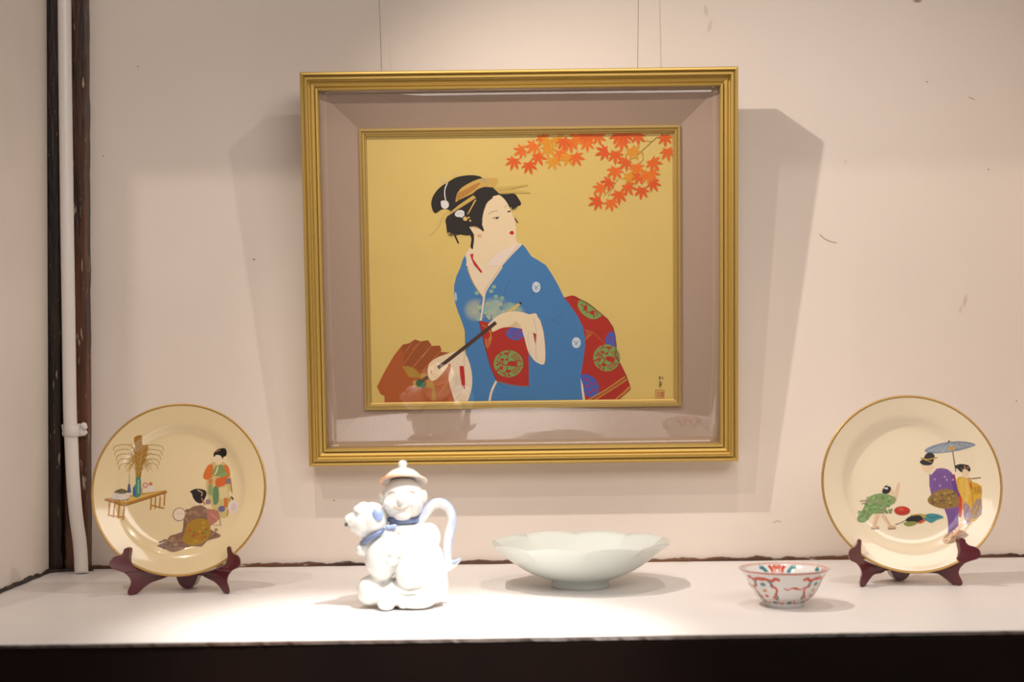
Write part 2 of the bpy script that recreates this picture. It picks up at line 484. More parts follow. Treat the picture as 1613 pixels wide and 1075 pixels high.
bmesh.ops.subdivide_edges(bm, edges=list(bm.edges), cuts=3, use_grid_fill=True)
for vv in bm.verts:
    vv.co += Vector((0.003 * noise.noise(vv.co * 150), -0.002 * abs(noise.noise(vv.co * 120)), 0.003 * noise.noise(vv.co * 130 + Vector((5, 0, 0)))))
from_bm('clip_flange', bm, M['pipe'], clip, True)
bm = bmesh.new(); bmesh.ops.create_icosphere(bm, subdivisions=3, radius=0.006)
for vv in bm.verts:
    vv.co *= 1 + 0.5 * noise.noise(vv.co * 220); vv.co.y *= 0.5; vv.co += c + Vector((0.021, 0.004, 0.008))
from_bm('paint_blob', bm, M['pipe'], clip, True)

# ------------------------------------------------------------------ framed painting
TILT = math.radians(6.15)
FW, FH, FT = 0.750, 0.682, 0.056
pb = at(825.0, 731.5, 0.052)                     # bottom middle of the front face
frame = empty('framed_painting', pb, (TILT, 0, 0))
tag(frame, 'gold framed painting of a woman in a blue kimono hanging on wires', 'painting')
FM = Matrix.Translation(pb) @ Matrix.Rotation(TILT, 4, 'X'); FMI = FM.inverted()
def fpix(px, py, w):                             # pixel -> (u, v) on the picture plane w in front of the frame face
    o_, d_ = ray(px, py)
    o_ = FMI @ o_; d_ = FMI.to_3x3() @ d_
    p = o_ + d_ * ((-w - o_.y) / d_.y)
    return p.x, p.z
def frect(tl, tr, bl, br, w):
    a = [fpix(*p, w) for p in (tl, tr, bl, br)]
    return ((a[0][0] + a[2][0]) / 2, (a[1][0] + a[3][0]) / 2, (a[2][1] + a[3][1]) / 2, (a[0][1] + a[1][1]) / 2)   # u0,u1,v0,v1
def ring_obj(name, rings, m, parent):
    """rings: list of (u0,u1,v0,v1,w); bridges them into a mitred moulding"""
    bm = bmesh.new(); R = []
    for (u0, u1, v0, v1, w) in rings:
        wb, wt = w if isinstance(w, tuple) else (w, w)           # depth at the foot and at the head
        R.append([bm.verts.new((u, -ww, v)) for u, v, ww in ((u0, v0, wb), (u1, v0, wb), (u1, v1, wt), (u0, v1, wt))])
    for a, b in zip(R, R[1:]):
        for k in range(4): bm.faces.new((a[k], a[(k+1) % 4], b[(k+1) % 4], b[k]))
    a, b = R[-1], R[0]
    for k in range(4): bm.faces.new((a[k], a[(k+1) % 4], b[(k+1) % 4], b[k]))
    return from_bm(name, bm, m, parent)
W_S, W_L, W_C = -0.012, -0.044, -0.047
sight = frect((500, 143), (1134, 135), (515, 706), (1135.5, 702.5), W_S)
lin_in = frect((564, 203.5), (1070.5, 197), (575, 646.5), (1074.5, 641), W_L + 0.006)
pic = frect((577.5, 215), (1059.5, 209.5), (585, 632.5), (1061, 630.5), W_C + 0.002)
outer = (-FW / 2, FW / 2, 0.0, FH)
def lerp_rect(a, b, t): return tuple(x + (y - x) * t for x, y in zip(a, b))
prof = [(0.0, -FT), (0.0, -0.003), (0.05, 0.0), (0.14, 0.0005), (0.18, -0.001), (0.21, -0.007), (0.28, -0.007), (0.31, -0.002), (0.40, -0.002), (0.43, -0.011), (0.50, -0.012),
        (0.62, -0.0095), (0.76, -0.0115), (0.83, -0.0145), (0.86, -0.009), (0.95, -0.0095), (1.0, W_S), (1.0, (-0.030, -0.0195)), (0.9, -FT)]
ring_obj('outer_frame', [(*lerp_rect(outer, sight, t), w) for t, w in prof], M['gold'], frame)['label'] = 'gold ridged outer frame'
s2 = (sight[0] - 0.004, sight[1] + 0.004, sight[2] - 0.004, sight[3] + 0.004)
l2 = (lin_in[0] + 0.004, lin_in[1] - 0.004, lin_in[2] + 0.004, lin_in[3] - 0.004)
ring_obj('liner', [(*s2, (-0.0315, -0.0215)), (*l2, W_L), (*l2, W_L - 0.004), (*s2, (-0.0355, -0.0255))], M['liner'], frame)['label'] = 'pinkish beige sloping fabric liner'
iprof = [(0.0, W_L - 0.003), (0.0, W_L + 0.005), (0.08, W_L + 0.006), (0.30, W_L + 0.006), (0.36, W_L + 0.0035), (0.46, W_L + 0.003), (0.52, W_L + 0.005), (0.72, W_L + 0.0045), (0.80, W_L + 0.0005), (0.97, W_L - 0.0005), (1.0, W_C + 0.002), (1.0, W_C - 0.002)]
ring_obj('inner_frame', [(*lerp_rect(lin_in, pic, t), w) for t, w in iprof], M['gold_in'], frame)['label'] = 'narrow gold inner frame'
bm = bmesh.new(); box(bm, outer[0] + 0.006, outer[1] - 0.006, 0.0520, 0.0550, 0.006, FH - 0.006)
from_bm('backing_board', bm, M['board'], frame)
bm = bmesh.new(); box(bm, pic[0] - 0.006, pic[1] + 0.006, -W_C, -W_C + 0.004, pic[2] - 0.006, pic[3] + 0.006)
canvas = from_bm('picture_panel', bm, M['canvas'], frame)
canvas['label'] = 'gold ground of the painting'
# acrylic sheet, set deep at its foot and bowing forward
SLOPE = 0.054
def ramp(h):                                     # straight up to 0.17 m, then bending level
    if h < 0.17: return h
    t = min(1.0, (h - 0.17) / 0.14)
    return 0.17 + 0.14 * (t - t * t / 2)
bm = bmesh.new(); NX, NZ = 28, 40; G = [[], []]
for s_ in (0, 1):
    for j in range(NZ + 1):
        row = []
        for i in range(NX + 1):
            a, b_ = i / NX * 2 - 1, j / NZ * 2 - 1
            u = (s2[0] + s2[1]) / 2 + a * (s2[1] - s2[0]) / 2; vv = (s2[2] + s2[3]) / 2 + b_ * (s2[3] - s2[2]) / 2
            hgt = vv - s2[2]
            w = -0.0310 + SLOPE * ramp(hgt) + 0.019 * (1 - a * a) * ramp(hgt) - 0.002 * s_
            row.append(bm.verts.new((u, -w, vv)))
        G[s_].append(row)
for s_ in (0, 1):
    for j in range(NZ):
        for i in range(NX): bm.faces.new((G[s_][j][i], G[s_][j][i+1], G[s_][j+1][i+1], G[s_][j+1][i]))
for j in range(NZ):
    for i in (0, NX): bm.faces.new((G[0][j][i], G[0][j+1][i], G[1][j+1][i], G[1][j][i]))
for i in range(NX):
    for j in (0, NZ): bm.faces.new((G[0][j][i], G[0][j][i+1], G[1][j][i+1], G[1][j][i]))
for e in bm.edges:
    if len(e.link_faces) == 2 and e.calc_face_angle(0) > 0.8: e.smooth = False
g = from_bm('glazing', bm, M['glass'], frame, True); g['label'] = 'clear glazing sheet reflecting the shelf'

# --- the picture itself: pigment shapes on the gold panel
def pmap(x, y, w):
    u, v_ = fpix(x, y, W_C)
    return (u, -(W_C + 0.00004 + w), v_)
C1, C2, C3, C4, C5 = (560, 190, 4.673), (780, 190, 4.673), (580, 420, 4.672), (810, 430, 4.885), (660, 260, 6.72)
GOLDBG = (221, 193, 112)
BLUE, BLUE_D = (62, 122, 178), (44, 92, 145)
RED, GREEN, PURP, TAN = (174, 30, 8), (124, 156, 80), (70, 88, 180), (196, 122, 48)
SKIN, SKIN_D, CREAM = (236, 213, 174), (208, 168, 130), (234, 214, 184)
HAIR = (28, 17, 10)
pd = Decal(pmap)
# obi at the back
pd.crop(*C4)
pd.poly(RED, [(385,190),(440,174),(470,180),(560,232),(650,298),(720,358),(760,420),(775,480),(785,560),(780,640),(820,710),(860,790),(898,888),(890,905),(800,984),(535,984),(520,860),(505,800),(525,700),(540,560),(535,480),(515,400),(465,300),(385,205)])
def medallion(cx, cy, rx, ry, rot, col, clip=None):
    pd.ell(col, cx, cy, rx, ry, rot)
    c, s = math.cos(math.radians(rot)), math.sin(math.radians(rot))
    def q(a, b): return (cx + rx*a*c - ry*b*s, cy + rx*a*s + ry*b*c)
    def arc(r, t0, t1, w_, cc=RED): pd.line(cc, [q(r*math.cos(t0 + (t1-t0)*i/9), r*math.sin(t0 + (t1-t0)*i/9)) for i in range(10)], w_, 2)
    pd.ell(RED, *q(0.28, 0.0), rx*0.36, ry*0.2, rot)
    pd.line(RED, [q(.3, -.12), q(.62, -.2), q(.95, -.12)], 7, 4); pd.line(RED, [q(.3, .12), q(.62, .2), q(.95, .14)], 7, 4)
    for r, t0, t1 in ((.84, -1.1, -.25), (.70, -1.2, -.3), (.56, -1.3, -.35), (.84, .3, 1.1), (.70, .35, 1.2), (.56, .4, 1.3), (.80, 2.0, 2.7), (.80, -2.7, -2.0), (.60, 2.2, 3.4), (.42, 2.6, 3.9)):
        arc(r, t0, t1, 6)
    for (a_, b2, w_) in ((-.15, -.75, .16), (-.02, .55, .2), (-.45, -.3, .15), (-.5, .32, .16), (-.12, -.3, .12), (-.75, .05, .12), (.05, .88, .1), (-.3, .72, .12)):
        pd.ell(RED, *q(a_, b2), rx*w_, ry*w_*0.55, rot + 40*a_)
    for t in (-1.57, -2.3, 2.5, 1.75): arc(.9, t, t + .1, 22)
    pd.line(RED, [q(-.85, -.2), q(-.5, -.05), q(-.2, .12), q(.1, .05)], 8, 4); pd.line(RED, [q(-.05, .2), q(-.1, .5), q(.05, .85)], 7, 4); pd.line(RED, [q(-.08, -.2), q(-.05, -.6), q(.08, -.9)], 6, 4)
pd.poly(GREEN, [(490,260),(498,215),(530,210),(600,252),(668,318),(668,335),(620,357),(570,348),(520,310)], 4)
for (a, b_) in (((510,240),(560,310)), ((550,240),(530,290)), ((600,290),(640,330)), ((560,300),(620,345))):
    pd.line(RED, [a, ((a[0]+b_[0])/2+14, (a[1]+b_[1])/2-6), b_], 8, 4)
pd.ell(RED, 600, 308, 20, 14, 30); pd.ell(RED, 548, 272, 14, 20, 20)
pd.poly(PURP, [(700,520),(715,480),(745,452),(766,458),(776,490),(784,560),(780,615),(755,600),(715,560)], 3)
for (x, y) in ((735,500),(760,530),(745,560),(765,580)): pd.line(RED, [(x-16,y-8),(x,y+6),(x+16,y-4)], 6, 4)
medallion(712, 655, 104, 104, 20, GREEN)
pd.poly(PURP, [(508,800),(525,782),(570,785),(620,815),(648,865),(648,925),(600,955),(560,950),(530,900)], 4)
for (x, y) in ((560,820),(600,850),(555,870),(620,900),(580,915)): pd.line(RED, [(x-22,y-8),(x,y+10),(x+22,y-6)], 8, 4)
for k in range(5): pd.line(TAN, [(545+12*k,432+4*k),(556+11*k,470),(552+6*k,520-8*k)], 3.5, 4)
pd.line((150,30,16), [(545,420),(620,445),(700,460)], 4); pd.line(TAN, [(600,450),(650,500),(700,545)], 3)
pd.line((122,24,14), [(440,176),(560,234),(650,300),(720,360),(760,420),(775,480),(785,560),(780,640),(820,710),(860,790),(896,890)], 6)
pd.line(TAN, [(560,984),(700,905),(855,800)], 14); pd.line(TAN, [(610,984),(730,910),(868,820)], 14)
pd.line((120,70,20), [(585,984),(715,908),(862,810)], 5)
pd.line(TAN, [(775,984),(840,930),(893,878)], 22)
pd.line((120,24,14), [(785,984),(845,940),(896,893)], 6)
# under robe and collar
pd.crop(1, 1, 1); pd.org = (0, 0)
pd.poly(CREAM, [(731,404),(741,390),(760,396),(790,390),(812,380),(823,385),(806,404),(790,422),(776,442),(766,460),(761,470),(748,456),(738,434)])
pd.poly(CREAM, [(914,594),(917,632),(922,632),(918,606)])
# kimono
pd.poly(BLUE, [(823,385),(829,392),(837,404),(849,411),(860,418),(868,430),(877.6,446.4),(888.8,469),(898,481),(910.3,498.6),(918.5,516),(921.6,532.4),(921.6,546),(918.5,569),(914.4,594),(916,614),(918.5,634),
    (732,634),(737,600),(736,570),(733,552.7),(732,520.6),(727.7,507.8),(720.2,488.5),(716.5,475),(715.3,462.8),(715.3,450),(719,435),(725.5,421),(729,409),(733,402),(735.5,414),(738,428),(743,442),(751,456),(761,470),(765,459),(769,450),(779,436),(791,419.5),(806,402.5)])
pd.crop(*C3)
pd.line(CREAM, [(985,0),(930,80),(880,152),(856,205),(848,260),(840,330),(828,398)], 14, 4)
pd.line((186,150,96), [(978,0),(924,80),(874,150),(849,206)], 4, 4); pd.line((186,150,96), [(728,10),(762,100),(802,170),(846,226)], 7, 4)
pd.line(CREAM, [(945,842),(925,880),(905,930),(892,996)], 16, 4)
for pts_ in ([(712,470),(720,560),(730,640)], [(1040,90),(1010,180),(1000,230)], [(945,845),(985,880),(1050,905)]):
    pd.line(BLUE_D, pts_, 3, 4)
# clouded flowers on the breast
FL = (140, 172, 152)
pd.ell((168,176,156), 790, 320, 95, 92, 0, BLUE); pd.ell((160,182,160), 940, 310, 130, 88, 8, BLUE); pd.ell((148,176,160), 1060, 310, 100, 50, 15, BLUE)
random.seed(3)
for k in range(30):
    x, y = random.uniform(740, 1080), random.uniform(255, 390)
    if 820 < x < 860: continue
    pd.ell(random.choice([(160,186,160), (150,180,165), (176,178,156), (142,176,168)]), x, y, random.uniform(10, 20), random.uniform(10, 18))
for (x, y) in ((925,150),(905,182),(940,222),(985,232),(800,195),(1048,282),(1080,290),(1110,320)): pd.ell(FL, x, y, 17, 14)
pd.line(CREAM, [(856,205),(848,260),(838,340),(828,398)], 13, 4)
# crests
pd.crop(*C4)
for (x, y, rx, ry) in ((170,110,32,42),(478,538,34,42)):
    pd.ell((204,216,226), x, y, rx, ry)
    for d_ in ((-22,-12),(22,-12),(0,26)): pd.line((70,96,130), [(x, y), (x+d_[0]*0.6-3, y+d_[1]*0.6), (x+d_[0], y+d_[1])], 4)
    pd.line((70,96,130), [(x-14,y+14),(x-4,y+4)], 3); pd.line((70,96,130), [(x+14,y+14),(x+4,y+4)], 3)
pd.line(BLUE_D, [(130,190),(150,160),(160,150)], 3); pd.line(BLUE_D, [(250,350),(340,385),(380,390)], 3); pd.line(BLUE_D, [(300,360),(370,330)], 3)
pd.crop(*C3); pd.ell((170,198,216), 644, 222, 9, 34, -4)
# obi front
pd.poly(RED, [(815,400),(890,412),(925,470),(1040,440),(1150,450),(1160,520),(1180,620),(1182,878),(1120,877),(1050,868),(945,840),(905,760),(870,640),(840,520)])
pd.ell(PURP, 1080, 497, 66, 46, 10)
for (x, y) in ((1050,480),(1090,500),(1070,520),(1110,480),(1110,520)): pd.line(RED, [(x-18,y-5),(x,y+8),(x+18,y-5)], 6, 4)
for k in range(5): pd.line(TAN, [(838+7*k,430+4*k),(870+8*k,450+8*k),(908-3*k,520),(880-2*k,600-14*k),(862,560-8*k)], 5, 5)
medallion(1032, 716, 108, 100, 0, GREEN)
pd.line((150,96,60), [(945,843),(1050,872),(1120,880),(1184,881)], 6, 4)
pd.line((122,24,14), [(817,402),(842,520),(872,640),(907,760),(946,840)], 5)
# upper hand and sleeve lining
pd.line((222,190,100), [(1020,345),(1070,308),(1118,272)], 20, taper=0.8); pd.ell((24,20,14), 1120, 270, 10, 9)
pd.poly(SKIN, [(882,436),(890,418),(920,390),(960,358),(1010,340),(1080,330),(1140,338),(1185,352),(1240,350),(1240,440),(1160,462),(1100,452),(1040,446),(985,452),(940,472),(912,482),(906,460)], 4)
pd.poly((214,190,150), [(1035,446),(1085,402),(1140,448)])
pd.crop(*C4)
pd.poly(CREAM, [(62,432),(92,350),(128,318),(168,328),(205,378),(228,465),(240,590),(238,680),(222,708),(165,684),(124,635),(102,590),(82,515)], 5)
pd.poly(SKIN, [(20,320),(70,330),(128,326),(150,370),(140,420),(100,455),(60,430)], 4)
pd.line((190,160,125), [(150,350),(165,420),(172,500),(165,600),(172,670)], 3, 4); pd.line((196,170,138), [(110,450),(106,540),(130,625)], 3, 4)
pd.poly(RED, [(144,458),(170,474),(163,556)]); pd.line((150,120,90), [(205,378),(228,465),(240,590),(238,680),(222,708)], 3, 3)
figure_done = pd.build('painted_robe', M['paint'], canvas); figure_done['label'] = 'painted blue kimono with red patterned sash'
# fan
fd = pd.sub(); fd.crop(*C3); random.seed(5)
FAN, FAN_D = (176, 86, 22), (154, 74, 18)
fd.poly(FAN, [(64,885),(120,775),(190,655),(255,575),(300,570),(345,640),(460,700),(600,660),(625,760),(640,1000),(120,1000),(120,955),(90,940)])
for q_ in ([(255,575),(300,566),(345,537),(385,552),(260,660),(240,730),(195,660)], [(385,552),(440,543),(466,578),(330,745),(250,735),(265,665)], [(466,585),(528,582),(540,620),(395,775),(335,748)], [(530,628),(597,634),(560,700),(440,800),(398,778)]):
    fd.poly(FAN_D, q_)
fd.poly(FAN, [(64,885),(120,775),(190,655),(240,600),(262,640),(245,730),(300,800),(330,860),(300,1000),(120,1000),(120,955),(90,940)])
for l in ([(325,560),(270,635)], [(385,555),(255,725)], [(466,582),(325,745)], [(535,622),(395,772)]): fd.line((196,128,62), l, 4)
fd.poly((176,136,44), [(250,735),(300,735),(345,755),(372,790),(425,788),(440,800),(385,822),(300,815)]); fd.poly((176,136,44), [(430,840),(470,830),(490,890),(500,980),(465,990),(470,900),(425,890)])
fd.poly((190,160,90), [(330,845),(360,835),(400,885),(330,885)]); fd.ell((48,104,72), 388, 862, 38, 32, 20); fd.poly((24,20,18), [(385,838),(432,805),(446,822),(400,855)])
for k in range(6): fd.line((196,128,62), [(500+k*18, 960-k*20),(600, 850-k*18)], 3)
fd.build('painted_fan', M['paint'], canvas)['label'] = 'painted brown folding fan'
# lower sleeve, hand and pipe
hd = fd.sub(); hd.crop(*C3)
hd.poly(CREAM, [(596,650),(640,625),(695,626),(725,660),(748,720),(764,800),(764,880),(750,940),(722,1000),(648,1000),(610,910),(592,820),(600,730)], 5)
hd.poly(FAN, [(566,768),(604,712),(607,760),(592,800),(580,860),(560,830)])
hd.poly(SKIN, [(438,765),(450,715),(500,675),(560,650),(622,632),(632,660),(600,712),(560,770),(520,815),(480,842),(455,832),(440,800)], 4)
hd.poly((224,206,180), [(595,780),(690,810),(700,900),(650,980),(610,910)])
hd.poly((188,22,20), [(672,732),(704,734),(712,820),(714,905),(690,880),(676,800)])
hd.line((176,148,116), [(706,640),(706,735)], 3); hd.line((150,110,80), [(464,765),(466,790)], 6)
for l in ([(470,800),(500,790)], [(480,820),(520,800)]): hd.line(SKIN_D, l, 4)
hd.line((72,42,28), [(514,748),(725,585),(940,412)], 27)
hd.build('painted_hands', M['paint'], canvas)['label'] = 'painted hand holding a dark brown pipe'
# head
ed_ = hd.sub(); ed_.crop(*C5)
ed_.poly(HAIR, [(130,400),(145,340),(190,270),(250,215),(300,188),(340,160),(400,130),(480,113),(560,108),(620,115),(670,135),(770,225),(840,300),(930,308),(1010,305),(1050,350),(1082,410),(1050,442),(985,478),(900,430),(840,400),(740,500),(700,620),(688,706),(640,686),(560,655),(580,740),(580,830),(568,892),(545,862),(555,790),(540,748),(500,737),(430,738),(385,752),(330,762),(302,735),(288,640),(290,560),(330,500),(300,470),(240,472),(180,511),(150,492),(133,440)], 3)
ed_.ell(HAIR, 1010, 450, 50, 30, -35, GOLDBG); ed_.poly(HAIR, [(930,315),(1010,305),(1050,350),(1080,410),(1040,440),(985,470)])
ed_.ell((60,44,30), 345, 735, 50, 26, -5, GOLDBG); ed_.poly(HAIR, [(290,560),(420,500),(520,600),(540,740),(430,735),(360,730),(305,700),(288,640)], 3)
ed_.poly(SKIN, [(838,316),(890,348),(930,398),(958,450),(985,512),(1012,565),(1028,650),(1026,690),(1032,715),(1026,745),(1036,790),(1040,822),(1062,838),(985,880),(880,930),(780,975),(700,1040),(660,1120),(640,1110),(602,1076),(572,1000),(566,930),(578,830),(586,745),(560,690),(534,662),(560,652),(640,668),(690,700),(660,600),(672,500),(708,410),(765,345)], 3)
for k, (r, cc) in enumerate(((34, (92,70,52)), (22, (60,42,30)), (12, HAIR))):
    ed_.line(cc, [(775,335),(712,388),(676,470),(656,560),(656,620)], r, 5)
ed_.poly(HAIR, [(560,300),(770,225),(840,300),(838,318),(768,338),(712,388),(672,470),(655,560),(656,620),(688,704),(640,680),(540,640),(500,560)], 3)
ed_.poly((186,150,116), [(540,660),(600,650),(660,690),(600,700)], 3); ed_.poly(SKIN, [(545,668),(600,668),(680,705),(640,740),(590,740)], 3)
ed_.ell((222,164,132), 640, 750, 36, 26, 0, SKIN)
ed_.poly((234,216,200), [(700,1066),(760,1000),(850,925),(950,870),(1040,826),(1064,838),(980,950),(880,1070)]); ed_.line((206,180,150), [(1060,838),(975,945),(876,1072)], 6)
ed_.poly((234,214,186), [(500,1070),(505,985),(525,915),(560,890),(566,940),(555,985),(580,1076)])
ed_.poly((188,24,22), [(540,948),(576,938),(572,995),(630,1076),(592,1076),(558,1005)])
ed_.line((188,24,22), [(600,1060),(650,1120),(662,1140)], 24, taper=0.8)
ed_.line((222,222,218), [(302,190),(276,250),(272,310),(282,372)], 12, 4)
ed_.ell((224,222,218), 275, 420, 42, 46, -10); ed_.ell((224,222,218), 250, 400, 20, 24)
ed_.poly((206,168,84), [(388,392),(396,330),(412,290),(460,235),(560,178),(660,142),(760,136),(832,150),(832,188),(782,236),(700,232),(620,258),(570,300),(500,335),(430,368)], 4)
ed_.poly((184,128,52), [(396,385),(412,300),(470,270),(600,200),(650,190),(610,240),(550,290),(450,350)], 4)
ed_.ell((178,164,120), 690, 165, 40, 18, 25)
ed_.poly((204,174,92), [(780,238),(1150,210),(1156,222),(1000,255),(1178,290),(1180,303),(850,302)])
ed_.line((140,104,44), [(850,270),(970,255),(1150,214)], 4, 3); ed_.line((150,114,52), [(880,300),(1000,298),(1178,300)], 4)
ed_.poly((206,170,88), [(290,550),(330,500),(420,425),(575,320),(606,350),(480,430),(350,512)]); ed_.line((140,104,44), [(330,512),(480,425),(600,350)], 4)
ed_.poly((200,164,84), [(588,372),(610,368),(530,510),(505,530)]); 
ed_.ell((226,224,222), 430, 515, 52, 36, -15); ed_.ell((226,224,222), 455, 535, 26, 24); ed_.line((150,140,130), [(400,520),(440,505),(465,525)], 4, 4)
ed_.ell((40,26,14), 490, 570, 36, 32); ed_.ell((220,186,104), 490, 570, 24, 22); ed_.ell((210,184,110), 527, 558, 11, 10); ed_.ell((210,184,110), 542, 590, 11, 10)
ed_.line((214,184,112), [(335,485),(270,520),(235,575),(210,650),(125,740)], 8, 4); ed_.ell((214,184,112), 120, 742, 14, 10); ed_.ell((214,184,112), 232, 574, 12, 12)
for p_ in ([(230,170),(262,110),(290,165)], [(355,130),(372,85),(410,110)], [(215,180),(250,150),(300,180)]): ed_.poly((214,190,140), p_)
ed_.line(HAIR, [(372,725),(395,780),(418,832)], 20, 3, 0.8); ed_.line((60,40,26), [(1014,560),(1030,590),(1048,612)], 13, 3)
ed_.line((150,112,84), [(735,522),(770,497),(832,485)], 6, 4); ed_.line((60,40,28), [(778,566),(812,556),(852,552)], 7, 4); ed_.ell((40,26,18), 825, 563, 14, 8); ed_.line((170,134,104), [(790,572),(830,576),(848,566)], 3, 3)
ed_.line((150,112,84), [(905,458),(918,438),(936,428)], 5, 4); ed_.line((60,40,28), [(930,503),(952,488),(975,488)], 7, 4); ed_.ell((40,26,18), 955, 493, 12, 9)
ed_.line(SKIN_D, [(985,512),(1012,565),(1028,650)], 3); ed_.line((190,156,124), [(1026,745),(1036,790),(1040,822)], 3)
ed_.poly((190,24,18), [(955,718),(970,704),(984,697),(1000,706),(1004,722),(994,738),(972,736)], 3)
ed_.build('painted_head', M['paint'], canvas)['label'] = 'painted head with black hair and golden hairpins'
# maple branch
ld = ed_.sub(); ld.crop(*C2)
TW = (150, 110, 52)
for l, w_ in (([(1195,120),(1100,205),(1020,278)], 6), ([(1150,155),(1110,150),(1070,150)], 4), ([(1085,235),(1090,285),(1070,312)], 4), ([(1020,278),(960,300)], 3), ([(905,430),(880,470),(800,560)], 3), ([(860,500),(830,560)], 3)): ld.line(TW, l, w_)
def leaf(x, y, r, rot, col):
    pts_ = []
    spec = [(0, 1.0), (40, .92), (-40, .92), (80, .74), (-80, .74), (122, .5), (-122, .5)]
    spec.sort(key=lambda t: t[0])
    for i, (a, l) in enumerate(spec):
        for da, k in ((-17, .47), (-11, .70), (0, 1.0), (11, .70), (17, .47)):
            t = math.radians(a + da + rot)
            pts_.append((x + r*l*k*math.sin(t), y + r*l*k*math.cos(t)))
        if i < 6:
            t = math.radians((a + spec[i+1][0]) / 2 + rot); pts_.append((x + r*.40*math.sin(t), y + r*.40*math.cos(t)))
    t = math.radians(180 + rot); pts_.append((x + r*.14*math.sin(t), y + r*.14*math.cos(t)))
    ld.poly(col, pts_)
    d_ = tuple(max(0, c - 16) for c in col)
    for a in (0, 40, -40): ld.line(d_, [(x, y), (x + r*.7*math.sin(math.radians(a+rot)), y + r*.7*math.cos(math.radians(a+rot)))], 2.5)
random.seed(11)
LC = [(228,104,12), (222,88,10), (234,118,14), (224,96,8), (230,110,16)]; LO = [(224,150,28), (230,132,22)]
LV = [(140,295,-20),(245,325,10),(205,222,-60),(290,185,-30),(345,125,20),(310,262,30),(395,205,-10),(425,292,5),(455,135,40),(480,235,20),(540,265,-30),(588,265,30),(555,165,10),(610,115,-20),(675,160,10),(755,115,15),(650,105,40),(700,105,-20),(390,150,-40),(500,150,0),
      (905,105,-25),(935,150,0),(1050,110,15),(815,230,-60),(885,245,10),(1005,220,40),(960,100,10),(970,305,-40),(1040,340,20),(885,365,-20),(845,455,-60),(985,405,10),(1060,410,-15),(1145,385,30),(1155,305,40),(1155,460,30),(785,495,-50),(970,485,20),(910,540,10),(1080,510,0),(765,595,-60),(850,600,5),(1250,120,-10),(1268,225,10),(1120,400,-30)]
for k, (x, y, a) in enumerate(LV):
    ld.sc = C2[2]; leaf(x, y - 4, random.uniform(79, 93), a + random.uniform(-12, 12), random.choice(LO) if k in (6,7,8,10,18,25,31,25) else random.choice(LC))
ld.build('painted_maple_leaves', M['paint'], canvas)['label'] = 'painted orange autumn maple leaves'
# signature and seal
sd = ld.sub(); sd.crop(*C4)
INK = (52, 40, 22)
for l, w_ in (([(1115,800),(1122,808),(1113,820)], 4), ([(1120,798),(1118,826)], 3), ([(1112,806),(1127,803)], 2.5), ([(1136,800),(1131,815)], 3), ([(1141,800),(1146,816)], 3), ([(1134,818),(1144,814)], 2.5),
              ([(1112,842),(1135,838)], 3), ([(1124,834),(1122,850)], 3.5), ([(1114,852),(1134,850),(1128,860),(1116,862)], 3.5), ([(1112,872),(1122,862),(1138,868)], 3), ([(1124,862),(1121,884)], 4.5)):
    sd.line(INK, l, w_, 3)
SEAL = (196, 96, 48)
for l in ([(1088,902),(1154,902),(1152,966),(1086,964),(1088,902)], [(1100,912),(1099,958)], [(1112,912),(1112,958)], [(1124,912),(1124,958)], [(1136,912),(1136,958)], [(1146,912),(1146,956)], [(1100,925),(1112,925)], [(1100,942),(1112,942)], [(1124,920),(1146,920)], [(1124,936),(1146,936)], [(1124,950),(1146,950)]):
    sd.line(SEAL, l, 4)
sd.build('signature_and_seal', M['paint'], canvas)['label'] = 'black brushed signature above a small red square seal'

# hanging wires
for (x0, x1, lab) in ((597.5, 602.5, 'thin dark wire holding the left side of the gold frame'), (1005.5, 1004.0, 'thin dark wire holding the right side of the gold frame')):
    a = at(x1, 160, 0.050); a.z -= 0.0
    b = at(x0, 0, 0.044); dirv = (b - a); top_ = b + dirv * ((1.59 - b.z) / dirv.z)
    top_.y = -0.02
    bm = bmesh.new(); tube(bm, [a, b, top_], 0.00042, 6)
    tag(from_bm('hanging_wire', bm, M['wire'], None, True), lab, 'wire', 'wires holding the picture')

